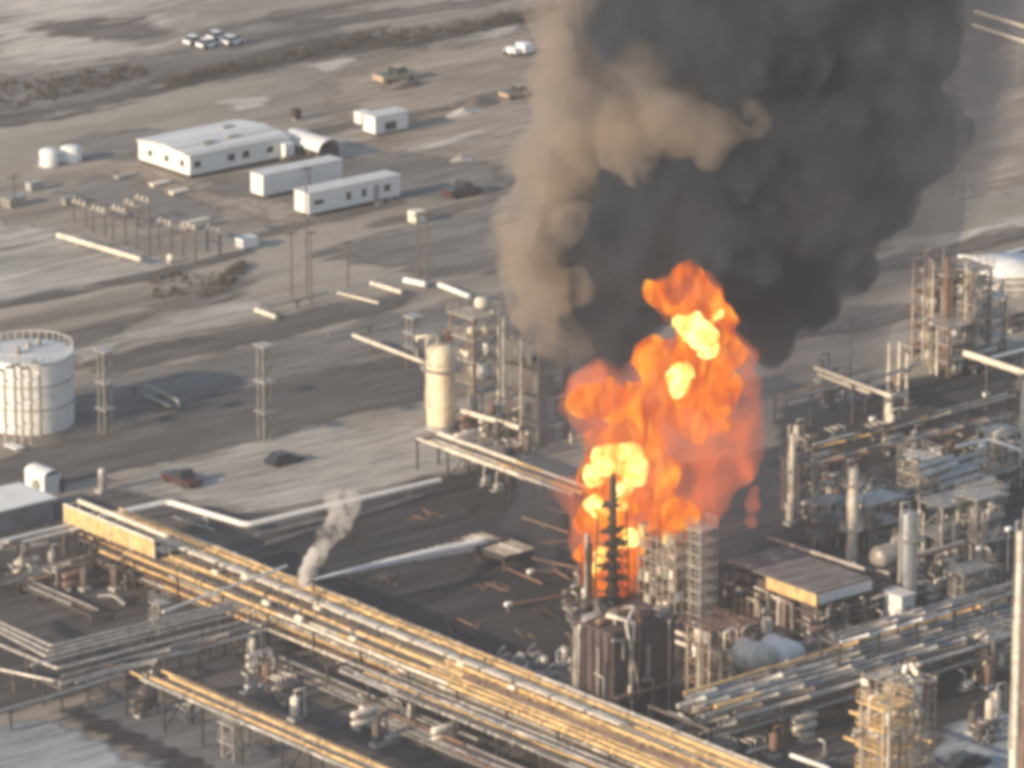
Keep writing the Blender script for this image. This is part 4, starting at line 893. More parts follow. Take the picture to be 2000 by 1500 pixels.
t, c, h = ladder_tower('stair_tower', 'white stair tower at the right corner of the pale scaffold', 'stair tower', 1368, 1225, 1036, 1.6, 1.6, 'galv', 8, 'clad', seed=2)
# brown heater block in front of the fire
p = G(1192, 1428); hh = HT(p, 1240); bx, by = 8.2, 5.2
t = T('heater_block', 'big brown heater block in front of the burning column', 'heater', p)
MB().box((p.x + bx / 2, p.y + by / 2, hh / 2), (bx, by, hh)).obj('wall', 'brown', t)
MB().box((p.x + bx / 2, p.y + by / 2, hh + .12), (bx + .5, by + .5, .24)).obj('roof', 'brown', t)
for k in range(7): MB().box((p.x + .3 + k * (bx - .6) / 6, p.y - .12, hh / 2), (.3, .24, hh)).obj('buttress', 'brown', t)
for k in range(5): MB().box((p.x - .12, p.y + .3 + k * (by - .6) / 4, hh / 2), (.24, .3, hh)).obj('buttress', 'brown', t)
for k in (1, 2): MB().box((p.x + 1.0 + k * 1.2, p.y - .05, hh * .62), (.8, .1, hh * .45)).obj('burner_opening', 'dark', t)
MB().box((p.x + 4.7, p.y - .08, hh * .62), (.5, .18, hh * .34)).obj('service_panel', 'galv', t)
MB().box((p.x + bx / 2, p.y - .6, hh * .36), (bx, 1.0, .14)).obj('platform', 'steel', t)
q = random.Random(44)
for k in range(9):
    x, y = p.x + q.uniform(.6, bx - .6), p.y + q.uniform(.5, by - .5); r_ = q.uniform(.25, .55)
    if k % 3 == 0: MB().capsule((x - r_ * 1.6, y, hh + .3 + r_), (x + r_ * 1.6, y, hh + .3 + r_), r_, 12).obj('roof_drum', q.choice(('rust', 'galv', 'steel')), t)
    elif k % 3 == 1: MB().tube([(x, y, hh + .2), (x, y, hh + 1.6), (x + q.uniform(-2, 2), y - 1, hh + 1.8), (x + q.uniform(-2, 2), p.y - .4, hh + .8), (x, p.y - .5, hh * .3)], r_ * .45, 8).obj('roof_pipe', q.choice(('clad', 'rust', 'cream')), t)
    else: MB().box((x, y, hh + .6), (r_ * 3, r_ * 2.4, .8)).obj('roof_box', q.choice(('steel', 'galv', 'rust')), t)
for k in range(8):
    x = p.x + q.uniform(0, bx); z0_, z1_ = sorted((q.uniform(0, hh), q.uniform(0, hh)))
    MB().tube([(x, p.y - .5, z0_), (x, p.y - .5, z1_), (x + q.uniform(-1.5, 1.5), p.y - .6, z1_ + .3)], q.uniform(.08, .2), 8).obj('wall_pipe', q.choice(('galv', 'rust', 'clad', 'steel')), t)
for k in range(6):
    y = p.y + q.uniform(0, by); z1_ = q.uniform(hh * .4, hh)
    MB().tube([(p.x - .5, y, 0), (p.x - .5, y, z1_), (p.x - .5, y + q.uniform(-1.5, 1.5), z1_ + .2)], q.uniform(.08, .2), 8).obj('wall_pipe', q.choice(('galv', 'rust', 'clad', 'steel')), t)
MB().tube([(p.x - .4, p.y + 4.5, 0), (p.x - .4, p.y + 4.5, hh - .4), (p.x + .1, p.y + 4.2, hh + .5), (p.x + 2, p.y + 4.0, hh + .7)], .36, 12).obj('duct', 'clad', t)
t, c, h = ladder_tower('process_structure', 'tan platform tower tight against the right side of the brown heater', 'process structure', 1385, 1412, 1232, 2.8, 3.2, 'dusty', 5, 'rust', pipes=6, equip=10, seed=9)
# debris and small equipment beside the rack end
q = random.Random(8)
for i, (px, py, kind) in enumerate(((985, 1300, 0), (1015, 1312, 1), (1045, 1295, 0), (1060, 1318, 1), (1080, 1335, 0), (1100, 1300, 1), (1120, 1355, 1), (1030, 1335, 0))):
    p = G(px, py); t = T('pump_skid', ['grey pump skid at the left of the cluster before the heater', 'skid with upright vessel, second in the cluster before the heater', 'grey pump skid behind the cluster before the heater', 'skid with upright vessel in the middle of the cluster', 'grey pump skid nearest the golden rack end',
        'skid with upright vessel touching the heater shade', 'skid with upright vessel nearest the viewer', 'grey pump skid at the front left of the cluster'][i], 'pump skid', p, 'small skids between rack and heater')
    MB().box(p + Vector((0, 0, .15)), (2.2, 1.3, .3)).obj('base', 'conc', t)
    if kind: MB().capsule(p + Vector((.2, 0, .8)), p + Vector((.2, 0, 1.7)), .5, 12).obj('vessel', 'clad', t)
    else: MB().capsule(p + Vector((-.5, 0, .8)), p + Vector((.6, 0, .8)), .45, 12).obj('pump', 'galv', t)
    MB().tube([p + Vector((-.8, 0, .3)), p + Vector((-.8, 0, 1.6)), p + Vector((.2, .2, 1.9))], .12, 8).obj('pipe', 'white' if i % 2 else 'clad', t)

# ---------------------------------------------------------------- grey roofed unit, right of the fire
Z2 = HT(G(1597, 1300), 1165)
HZ = 4.6; pr = G(1597, 1162, HZ); RX, RY = 7.2, 13.5
t = T('roofed_unit', 'grey roofed process hall with a golden gable strip right of the fire', 'process hall', (pr.x, pr.y, 0))
for k in range(12):
    y = pr.y + RY * (k + .5) / 12
    MB().box((pr.x + RX / 2, y, HZ + .1 + (k % 2) * .05), (RX + .4, RY / 12 - .06, .18)).obj('roof_panel', 'roofdusty', t)
for k in range(5): MB().box((pr.x - .12, pr.y + .75 + 1.5 * k, HZ - .6), (.12, 1.46, 1.2)).obj('gable_panel', 'gold', t)
for k in range(6): MB().box((pr.x + .65 + k * 1.22, pr.y - .12, HZ - .5), (1.18, .12, .95)).obj('fascia_panel', 'white', t)
for sx in (0, RX / 2, RX):
    for k in range(5): MB().box((pr.x + sx, pr.y + k * RY / 4, (HZ - .05) / 2), (.3, .3, HZ - .08)).obj('column', 'steel', t)
for z in (1.2, 2.5):
    MB().box((pr.x + RX / 2, pr.y - .1, z), (RX, .2, .22)).obj('beam', 'galv', t)
    MB().box((pr.x - .1, pr.y + RY / 2, z), (.2, RY, .22)).obj('beam', 'steel', t)
MB().box((pr.x + RX / 2 + .1, pr.y + RY / 2, 1.9), (RX - .8, RY - 1.0, 3.8)).obj('inner_wall', 'brown', t)
q = random.Random(71)
for k in range(16):
    y = pr.y + q.uniform(0, RY); z1 = q.uniform(1.5, 3.6)
    MB().tube([(pr.x - .5, y, 0), (pr.x - .5, y, z1), (pr.x - .5 - q.uniform(0, .6), y + q.uniform(-2, 2), z1 + .2)], q.uniform(.08, .2), 8).obj('wall_pipe', q.choice(('rust', 'clad', 'galv', 'cream', 'dusty')), t)
    x = pr.x + q.uniform(0, RX); MB().tube([(x, pr.y - .5, 0), (x, pr.y - .5, z1), (x + q.uniform(-2, 2), pr.y - .6, z1 + .2)], q.uniform(.08, .2), 8).obj('wall_pipe', q.choice(('rust', 'clad', 'galv', 'steel', 'dusty')), t)
path_pipes('pinkish pale pipe along the far eave of the grey hall', [[(1500, 1050, 5.2), (1690, 1112, 5.2)]], .2, 'clad', posts=False)
hdrum('horizontal_drum', 'big pale drum seen end-on below the grey hall, the left of two', 1490, 1293, 'y', 3.2, 1.75, 2.6, 'cream')
hdrum('horizontal_drum', 'big pale blue-grey drum seen end-on below the grey hall, the right of two', 1548, 1284, 'y', 3.2, 1.6, 2.6, 'white')
column_vessel('small_vessel', 'slim pale upright vessel above the left drum', 1498, 1262, 1205, .5, 'cream', ladder=False)
for i, (px, py) in enumerate(((1330, 1240), (1420, 1290), (1405, 1325))):
    path_pipes(['slanting pale pipe stubs right of the pale scaffold', 'slanting pale pipes above the tan platform tower', 'slanting pale pipes beside the tan platform tower'][i], [[(px - 30, py - 14, 3.2), (px + 20, py + 6, 3.2)], [(px - 34, py + 4, 2.6), (px + 14, py + 22, 2.6)]], .2, 'cream', posts=True)

# right hand rack along the x axis
rack('broad grey pipe rack crossing the lower right', G(1385, 1425, 4.2), 'x', 2080, 8.4, 4.2, [(k * .6, 0, (.2, .12, .24, .14)[k % 4], ('bluegrey', 'galv', 'clad', 'steel')[k % 4], q.uniform(0, 5), 0) for k in range(15)] + [(k * .9, -1.3, .16, ('bluegrey', 'steel', 'galv')[k % 3], q.uniform(0, 5), 0) for k in range(10)], 8.0, levels=(0.0, -1.3))
rack('thin upper strand of pipes on the lower right', G(1640, 1260, 6.4), 'x', 2080, 2.6, 6.4, [(k * .6, 0, .12, ('clad', 'galv')[k % 2], q.uniform(0, 2), 0) for k in range(5)], 5.0)
t, c, h = ladder_tower('valve_platform', 'pinkish grey valve platform on the near end of the grey rack', 'platform', 1650, 1318, 1262, 2.2, 2.2, 'clad', 3, 'clad', seed=12, equip=2)
scaffold('scaffold_tower', 'tan scaffolded exchanger tower at the lower right', 1752, 1600, 1345, 4.6, 5.0, 5, 11, 'dusty', 21, plank='dusty')
t, c, h = ladder_tower('process_structure', 'tan platform stack in front of the lower right scaffold', 'process structure', 1722, 1640, 1385, 3.0, 3.0, 'dusty', 6, 'gold', pipes=7, equip=9, seed=19)
path_pipes('slanting tan pipes left of the lower right scaffold', [[(1660, 1390, 3.5), (1820, 1450, 3.5)], [(1650, 1440, 2.6), (1760, 1484, 2.6)]], .18, 'gold')
column_vessel('tall_stack', 'very tall slim tan stack along the right edge', 1976, 1640, 1035, .42, 'cream', ladder=True, cat='stack')
column_vessel('tall_stack', 'very tall brown stack behind the tan one, cut by the right edge', 1998, 1615, 1010, .75, 'rust', rings=2, cat='stack')
for i, (py) in enumerate((1150, 1215, 1280, 1350, 1410)):
    MB
p0 = G(1960, 1640)
path_pipes('white bent pipes at the bottom edge right of the golden rack', [[(1545, 1475, 1.4), (1620, 1502, 1.4), (1640, 1560, 1.4)], [(1230, 1430, 3.0), (1330, 1470, 3.0)]], .24, 'white')
path_pipes('shining short pipe in front of the brown heater', [[(1305, 1392, 1.6), (1352, 1410, 1.6)]], .2, 'white')

# ---------------------------------------------------------------- middle right units
column_vessel('slim_column', 'slim pale column with side ladder in the middle of the right side', 1662, 1120, 912, .55, 'cream', rings=2)
column_vessel('slim_column', 'thin pale column half hidden in pink smoke', 1545, 1010, 845, .4, 'cream', ladder=False)
t, p, h = column_vessel('grey_vessel', 'broad grey upright vessel beside the big horizontal drum', 1772, 1195, 995, .95, 'bluegrey', rings=1, cat='vessel')
hdrum('horizontal_drum', 'big grey horizontal drum left of the broad upright vessel', 1716, 1090, 'x', 4.0, 1.25, 4.2, 'galv')
p = G(1760, 1222); t = T('pump_house', 'white pump house at the foot of the broad grey vessel', 'pump house', p)
MB().box((p.x + .9, p.y + 1.3, 1.5), (1.8, 2.6, 3.0)).obj('wall', 'white', t); MB().box((p.x + .9, p.y + 1.3, 3.06), (2.1, 2.9, .12)).obj('roof', 'roofw', t); MB().box((p.x + .9, p.y - .04, 1.0), (.8, .08, 1.8)).obj('door', 'bluegrey', t)
t, c, h = ladder_tower('portal_structure', 'grey portal frame carrying pipes at the right', 'steel structure', 1838, 1110, 990, 6.2, 3.4, 'clad', 2, 'galv', seed=31, equip=4, pipes=3)
t, c, h = ladder_tower('portal_structure', 'grey portal frame behind the broad vessel', 'steel structure', 1700, 1075, 985, 4.4, 3.0, 'galv', 2, 'clad', seed=32, equip=4, pipes=3)
q = random.Random(17)
for i, (px, py, L_) in enumerate(((1790, 915, 70), (1830, 938, 80), (1880, 955, 60), (1850, 905, 70))):
    path_pipes(['slanting tan duct, left of the four over the right frames', 'second slanting tan duct over the right frames', 'slanting duct nearest the viewer over the right frames', 'slanting duct farthest back over the right frames'][i], [[(px, py, 5.5), (px + L_, py - L_ * .32, 5.5)], [(px + 8, py + 14, 5.5), (px + L_ + 8, py + 14 - L_ * .32, 5.5)]], .36, ('cream', 'clad')[i % 2], cat='duct', name='duct', sm='galv')
path_pipes('pale bent pipe peaking over the right frames', [[(1868, 872, 6.5), (1935, 858, 6.5), (1995, 880, 6.5)]], .2, 'white')
for lb, a_, pe, z, nn, mm in (('thin pipe strand above the ducts on the right', (1600, 915), 1990, 3.4, 4, 'galv'), ('pipe strand in front of the grey frames', (1715, 990), 1990, 4.2, 4, 'clad'), ('pale pipe pair right of the broad vessel', (1785, 1096), 1900, 4.2, 2, 'white'),
                              ('thin pipe strand along the near side of the dark yard', (1590, 880), 1985, 2.0, 3, 'clad'), ('pipe strand far right behind the twin towers', (1535, 782), 1640, 2.8, 3, 'clad')):
    rack(lb, G(a_[0], a_[1], z), 'x', pe, .6 * nn, z, [(k * .6, 0, .13 if nn > 2 else .2, mm if k % 2 == 0 else 'steel', q.uniform(0, 1), q.uniform(0, 1)) for k in range(nn)], 5.5, cat='pipe bundle', name='pipe_bundle')
path_pipes('bright tan pipe slanting down to a post on the right', [[(1592, 718, 5.0), (1742, 775, 5.0)], [(1600, 732, 4.2), (1700, 768, 4.2)]], .24, 'cream')
path_pipes('pale grey pipe crossing under the bright tan one', [[(1530, 782, 4.0), (1745, 728, 4.0), (1800, 708, 4.0)]], .2, 'clad')
column_vessel('short_column', 'short white post-like column under the bright tan pipe', 1735, 845, 785, .45, 'cream', ladder=False)
path_pipes('thick tan pipe at the right edge coming from the twin towers', [[(1885, 690, 6.0), (2060, 748, 6.0)]], .4, 'cream')
path_pipes('pale blue-grey pipe rising off the right edge', [[(1925, 702, 5.0), (2060, 668, 5.0)]], .18, 'white')
column_vessel('edge_column', 'tan column at the right edge under the thick pipe', 1998, 905, 745, .55, 'cream', ladder=False)
for i, (px, pyb, pyt, wx, wy, m1, m2, lb) in enumerate(((1560, 1010, 905, 2.6, 2.6, 'rust', 'steel', 'rust brown frame wrapped in pink smoke'), (1610, 1075, 985, 3.0, 2.2, 'steel', 'galv', 'low dark frame left of the slim pale column'), (1905, 1105, 975, 3.4, 2.6, 'galv', 'clad', 'grey frame left of the tan edge stack'),
        (1880, 1190, 1120, 4.0, 2.4, 'bluegrey', 'galv', 'blue-grey frame right of the white pump house'), (1950, 960, 850, 3.0, 3.0, 'steel', 'clad', 'dark frame behind the pale bent pipe'), (1440, 1300, 1225, 2.4, 2.2, 'cream', 'rust', 'tan frame between scaffold and pale drums'),
        (1930, 1340, 1250, 3.0, 2.2, 'steel', 'galv', 'dark frame over the grey rack near the tan stack'), (1790, 980, 900, 3.0, 2.4, 'steel', 'cream', 'dark frame below the slanting ducts'), (1850, 740, 640, 3.0, 2.6, 'rust', 'clad', 'rust brown frame at the feet of the twin towers'))):
    ladder_tower('process_structure', lb, 'process structure', px, pyb, pyt, wx, wy, m1, 3, m2, pipes=5, equip=6, seed=60 + i)
# twin towers
t, c, h = ladder_tower('process_structure', 'left one of the twin tan process towers', 'process structure', 1812, 715, 508, 2.4, 2.6, 'dusty', 6, 'rust', pipes=6, equip=12, seed=41)
t, c, h = ladder_tower('process_structure', 'right one of the twin tan process towers, with shining drums', 'process structure', 1895, 720, 530, 3.0, 3.2, 'rust', 6, 'dusty', pipes=8, equip=13, seed=42)
t, c, h = ladder_tower('process_structure', 'low brown platform behind the right twin tower', 'process structure', 1930, 700, 585, 2.6, 3.0, 'steel', 3, 'clad', pipes=3, equip=5, seed=43)
column_vessel('slim_column', 'dark slim column between the twin towers', 1845, 715, 500, .5, 'rust', rings=2, ladder=False)
for i, (px, b_, tp) in enumerate(((1755, 780, 668), (1770, 785, 690), (1735, 770, 670))): pole('pipe_post', ['middle thin tan post left of the twin towers', 'thin tan post closest to the twin towers', 'thin tan post farthest from the twin towers'][i], 'post', px, b_, tp, .22, 'cream')
p = G(1985, 580); t = T('round_tank', 'broad low grey-white round tank cut by the right edge', 'storage tank', p)
MB().lathe(p + FH * 5, [(5.2, 0), (5.2, 2.6)], 40).obj('shell', 'clad', t); MB().lathe(p + FH * 5, [(5.35, 2.5), (5.35, 2.75), (.01, 3.3)], 40).obj('roof', 'white', t)
for z in (.9, 1.8): MB().lathe(p + FH * 5 + Vector((0, 0, z)), [(5.21, 0), (5.32, 0), (5.32, .16), (5.21, .16)], 40).obj('stiffener_ring', 'white', t)
path_pipes('pale pipes curling round the broad low tank', [[(1885, 560, 2.2), (1950, 548, 2.2), (2060, 520, 2.2)], [(1870, 500, 2.2), (1930, 505, 2.2), (2060, 470, 2.2)]], .24, 'white')
# white lamps
for i, (px, py, z, lb) in enumerate(((1926, 772, 1.6, 'white lamp at the edge of the dark yard, far right'), (1704, 820, 1.4, 'white lamp in the dark yard left of the short column'), (1950, 1006, 4.5, 'white lamp on the right frames'), (1912, 1073, 3.0, 'white lamp below the right frames'),
                               (1970, 1035, 5, 'white lamp near the top of the tan stack'), (1752, 1332, 1.4, 'white lamp beside the near grey rack'), (1822, 1334, 1.4, 'white lamp right of the near grey rack'), (1918, 872, 6.8, 'white lamp on the pale bent pipe'),
                               (1625, 932, 2, 'white lamp by the slim pale column'), (1880, 568, 7.5, 'left shining lamp on the twin towers'), (1899, 570, 7.5, 'right shining lamp on the twin towers'), (1665, 1105, 3, 'white lamp at the eave of the grey hall'),
                               (1825, 880, 5, 'white lamp over the slanting ducts'))):
    p = G(px, py, z); t = T('flood_lamp', lb, 'lamp', (p.x, p.y, 0), 'white lamps')
    MB().tube([(p.x, p.y, 0), (p.x, p.y, z)], .07, 6).obj('post', 'galv', t)
    MB().capsule(p + Vector((-.28, 0, .1)), p + Vector((.3, 0, .1)), .27, 12).obj('lamp_head', 'lampw', t)
# light masts upper right and fence
for (px, b_, tp, lb) in ((1888, 472, 305, 'slim tan mast standing at the right edge of the smoke'), (1988, 160, 60, 'thin post at the top right corner'), (1870, 400, 318, 'thin mast half hidden at the smoke edge')):
    pole('mast', lb, 'mast', px, b_, tp, .09, 'galv', [(.3, 2.6, 'y'), (2.6, 1.6, 'y')])
path_pipes('pair of tan pipes crossing the top right corner', [[(1905, 22, 3.0), (2060, 70, 3.0)], [(1900, 48, 2.0), (2060, 100, 2.0)]], .3, 'cream')
# flare of small clutter in the process yards
q = random.Random(77); n_ = 0
zones = [(1540, 960, 1640, 1030, 'in the pink smoke right of the fire'), (1600, 980, 1960, 1080, 'among the grey frames'), (1700, 1100, 1950, 1230, 'round the broad grey vessel'), (1400, 1290, 1640, 1340, 'under the grey hall'),
         (1120, 1130, 1180, 1210, 'left of the burning column'), (1640, 1330, 1960, 1480, 'beyond the lower right rack'), (1250, 1430, 1640, 1490, 'near the bottom edge'), (20, 1110, 260, 1160, 'in the rack yard at the left'), (260, 1290, 700, 1420, 'between the two racks'),
         (700, 1330, 1050, 1470, 'under the lower strand'), (900, 800, 1060, 900, 'behind the cream rack'), (1780, 620, 1990, 740, 'at the feet of the twin towers'), (1780, 880, 1990, 960, 'under the slanting ducts'), (1040, 1380, 1180, 1400, 'beside the brown heater')]
zones += [(1540, 850, 1760, 960, 'in the murk behind the slim pale column'), (1560, 1240, 1640, 1300, 'beside the pale drums'), (1600, 740, 1800, 800, 'under the crossing pipes'), (1380, 1330, 1460, 1400, 'right of the brown heater'), (1090, 1200, 1180, 1330, 'left of the brown heater')]
cnts = [16, 44, 36, 12, 7, 16, 14, 12, 18, 16, 16, 26, 36, 6, 14, 8, 10, 10, 12]
protos = {}; seen_lb = set()
for zi, (x0, y0, x1, y1, wh) in enumerate(zones):
    for k in range(cnts[zi]):
        fx, fy = q.random(), q.random(); kind = q.randrange(4); p = G(x0 + (x1 - x0) * fx, y0 + (y1 - y0) * fy); mm = q.choice(('clad', 'cream', 'galv', 'steel', 'rust', 'steel'))
        kn = ('pump', 'upright_filter', 'pipe_manifold', 'exchanger')[kind]; key = (kind, mm)
        adj = {'clad': 'silvery', 'cream': 'cream', 'galv': 'grey', 'steel': 'brown', 'rust': 'rusty'}[mm]
        lb = f"small {adj} {('pump', 'upright filter vessel', 'pipe manifold', 'two-barrel exchanger')[kind]} {wh}, {('left', 'middle', 'right')[int(fx * 2.999)]} {('back', 'front')[int(fy * 1.999)]}"
        if lb in seen_lb: continue
        seen_lb.add(lb)
        if key in protos:
            c = copy_tree(protos[key], p, lb); c['group'] = f"{kn.replace('_', ' ')}s {wh}"; continue
        t = T(kn, lb, kn.replace('_', ' '), p, f"{kn.replace('_', ' ')}s {wh}"); protos[key] = t
        if kind == 0:
            MB().box(p + Vector((0, 0, .12)), (1.8, 1.0, .24)).obj('base', 'conc', t); MB().capsule(p + Vector((-.4, 0, .65)), p + Vector((.6, 0, .65)), .4, 12).obj('casing', mm, t)
            MB().tube([p + Vector((-.3, 0, .8)), p + Vector((-.3, 0, 1.9)), p + Vector((-.3, .8, 2.0))], .12, 8).obj('pipe', 'clad', t)
        elif kind == 1:
            MB().capsule(p + Vector((0, 0, .8)), p + Vector((0, 0, 2.4)), .45, 14).obj('shell', mm, t); MB().box(p + Vector((0, 0, .25)), (1.1, 1.1, .5)).obj('base', 'conc', t)
            MB().tube([p + Vector((0, 0, 2.6)), p + Vector((0, 0, 3.2)), p + Vector((1.2, 0, 3.2)), p + Vector((1.2, 0, .2))], .1, 8).obj('pipe', mm, t)
        elif kind == 2:
            for j in range(4): MB().tube([p + Vector((-.9 + .6 * j, -.5, 0)), p + Vector((-.9 + .6 * j, -.5, 1.7 + .2 * (j % 2))), p + Vector((-.9 + .6 * j, .9, 1.8))], .09, 8).obj('pipe', mm if j % 2 else 'clad', t)
            MB().tube([p + Vector((-1.4, -.5, 1.0)), p + Vector((1.4, -.5, 1.0))], .16, 8).obj('header', mm, t)
        else:
            for j in (0, 1): MB().capsule(p + Vector((-1.4, 0, .9 + j * .95)), p + Vector((1.4, 0, .9 + j * .95)), .38, 12).obj('barrel', mm, t)
            for j in (-1, 1): MB().box(p + Vector((j * .9, 0, .45)), (.25, .8, .9)).obj('saddle', 'conc', t)

# ---------------------------------------------------------------- smoke, flames, steam, water, haze
def volmat(name, col, dens, aniso=0.0, ecol=None, est=0.0, absorb=None):
    m = bpy.data.materials.new(name); m.use_nodes = True; n = m.node_tree.nodes; l = m.node_tree.links
    n.remove(n['Principled BSDF']); v = n.new('ShaderNodeVolumePrincipled'); v.inputs['Color'].default_value = (*col, 1)
    v.inputs['Density'].default_value = dens; v.inputs['Anisotropy'].default_value = aniso
    if absorb: v.inputs['Absorption Color'].default_value = (*absorb, 1)
    if ecol: v.inputs['Emission Color'].default_value = (*ecol, 1); v.inputs['Emission Strength'].default_value = est
    l.new(v.outputs[0], n['Material Output'].inputs['Volume']); return m
def boil(m, scale, lo, hi, cols=None, stretch=(1, 1, .6), e0=0.3, e1=0.72, det=3):
    """break the even volume of m up with noise: density between lo and hi times its own, flame colour along cols"""
    n = m.node_tree.nodes; l = m.node_tree.links; v = [q for q in n if q.type == 'PRINCIPLED_VOLUME'][0]
    g_ = n.new('ShaderNodeTexCoord'); mp = n.new('ShaderNodeMapping'); mp.inputs['Scale'].default_value = stretch; l.new(g_.outputs['Object'], mp.inputs[0])
    t = n.new('ShaderNodeTexNoise'); t.inputs['Scale'].default_value = scale; t.inputs['Detail'].default_value = det; t.inputs['Distortion'].default_value = .8; l.new(mp.outputs[0], t.inputs[0])
    r = n.new('ShaderNodeMapRange'); r.inputs[1].default_value = e0; r.inputs[2].default_value = e1; d = v.inputs['Density'].default_value
    r.inputs[3].default_value = lo * d; r.inputs[4].default_value = hi * d; l.new(t.outputs[0], r.inputs[0]); l.new(r.outputs[0], v.inputs['Density'])
    if cols:
        c = n.new('ShaderNodeValToRGB'); e = c.color_ramp.elements
        while len(e) < len(cols): e.new(.5)
        for q_, (p_, k) in zip(e, cols): q_.position = p_; q_.color = (*k, 1)
        l.new(t.outputs[0], c.inputs[0]); l.new(c.outputs[0], v.inputs['Emission Color'])
        rr = n.new('ShaderNodeMath'); rr.operation = 'MULTIPLY'; l.new(r.outputs[0], rr.inputs[0]); rr.inputs[1].default_value = v.inputs['Emission Strength'].default_value / d; l.new(rr.outputs[0], v.inputs['Emission Strength'])
    return m
def puff_mesh(balls, voxel, d1=(6.0, 3.0), d2=(2.0, 1.0), rise=(1, 1, 1.0)):
    """balls joined, remeshed and roughened into one billowing closed surface"""
    mb = MB()
    import bmesh
    bm = bmesh.new()
    for c, r in balls:
        bmesh.ops.create_icosphere(bm, subdivisions=3, radius=r, matrix=Matrix.Translation(c) @ Matrix.Diagonal((*rise, 1)))
    me = bpy.data.meshes.new('tmp'); bm.to_mesh(me); bm.free(); o = bpy.data.objects.new('tmp', me); COL.objects.link(o)
    r = o.modifiers.new('r', 'REMESH'); r.mode = 'VOXEL'; r.voxel_size = voxel; r.use_smooth_shade = True
    for k, (sc, st) in enumerate((d1, d2)):
        if st <= 0: continue
        tx = bpy.data.textures.new('billow', 'CLOUDS'); tx.noise_scale = sc; tx.noise_depth = 2; tx.noise_basis = 'VORONOI_F1' if k == 0 and sc > 3 else 'ORIGINAL_PERLIN'
        d = o.modifiers.new('d', 'DISPLACE'); d.texture = tx; d.texture_coords = 'GLOBAL'; d.strength = st; d.mid_level = .5
        if tx.noise_basis == 'VORONOI_F1': d.strength = -st
    r2 = o.modifiers.new('r2', 'REMESH'); r2.mode = 'VOXEL'; r2.voxel_size = voxel; r2.use_smooth_shade = True
    dg = bpy.context.evaluated_depsgraph_get(); out = bpy.data.meshes.new_from_object(o.evaluated_get(dg)); bpy.data.objects.remove(o); return out
def puff(name, m, balls, voxel=.8, parent=None, **kw):
    me = puff_mesh(balls, voxel, **kw); me.name = name; me.materials.clear(); me.materials.append(m)
    o = bpy.data.objects.new(name, me); COL.objects.link(o)
    if parent is not None: o.parent = parent
    return o
def ball(px, py, rp, off=0.0, plane=onplane):
    c = plane(px, py, off); return (c, rp / FPX * (c - CAM).dot(FV))
OFF = 11.0
core = [ball(*b) for b in ((1125, 430, 75, OFF + 2), (1105, 520, 62, OFF + 2), (1125, 600, 60, OFF + 2), (1150, 680, 45, OFF), (1160, 130, 62, OFF + 4), (1190, 30, 90, OFF + 3), (1200, 240, 70, OFF + 5), (1160, 340, 75, OFF + 3), (1700, 40, 190, OFF + 6), (1500, 40, 220, OFF + 4), (1300, 20, 160, OFF), (1560, -160, 260, OFF + 6), (1800, -150, 170, OFF + 8), (1730, 250, 150, OFF + 6), (1560, 250, 200, OFF + 5), (1420, 330, 150, OFF), (1270, 350, 90, OFF - 2),
     (1230, 430, 110, OFF), (1400, 460, 170, OFF + 2), (1600, 400, 150, OFF + 5), (1700, 330, 110, OFF + 6), (1560, 540, 100, OFF + 5), (1420, 580, 100, OFF + 3), (1240, 550, 105, OFF + 1), (1150, 480, 60, OFF), (1170, 600, 70, OFF), (1200, 660, 70, OFF), (1200, 710, 48, OFF - 1), (1660, 530, 60, OFF + 5), (1500, 630, 60, OFF + 4))]
veil = [ball(*b) for b in ((1700, 60, 225, OFF + 6), (1320, 60, 225, OFF), (1180, 150, 130, OFF), (1560, -180, 320, OFF + 6), (1240, 250, 120, OFF), (1770, 250, 200, OFF + 6), (1810, 40, 220, OFF + 6), (1740, 420, 160, OFF + 5), (1560, 760, 110, OFF + 3), (1660, 680, 90, OFF + 3), (1560, 300, 250, OFF + 5), (1300, 400, 190, OFF), (1180, 470, 130, OFF), (1160, 590, 95, OFF), (1180, 690, 60, OFF),
     (1620, 420, 185, OFF + 5), (1540, 600, 130, OFF + 4), (1520, 720, 85, OFF + 3), (1500, 820, 90, OFF + 2), (1470, 940, 80, OFF), (1620, 600, 110, OFF + 4), (1600, 720, 90, OFF + 3), (1100, 720, 60, OFF - 4), (1080, 820, 60, OFF - 5), (1060, 930, 60, OFF - 6), (1000, 1010, 46, OFF - 7), (1080, 1080, 50, 3), (1060, 980, 60, 4), (1420, 1040, 60, 6), (1560, 960, 60, 8))]
tan = [ball(*b) for b in ((1120, 20, 50, OFF + 3), (1115, 110, 55, OFF + 2), (1125, 190, 65, OFF + 1), (1180, 245, 60, OFF - 2), (1262, 232, 34, OFF - 7), (1120, 300, 75, OFF - 1), (1065, 360, 70, OFF - 1), (1040, 440, 68, OFF - 2), (1036, 520, 66, OFF - 2), (1056, 600, 64, OFF - 1), (1110, 650, 50, OFF), (1100, 560, 55, OFF - 6), (1110, 440, 50, OFF - 7), (1090, 690, 40, OFF - 3), (1240, 300, 60, OFF - 9))]
sm = T('smoke_plume', 'towering black smoke plume with a tan left flank rising from the fire', 'smoke', onplane(1400, 800, OFF))
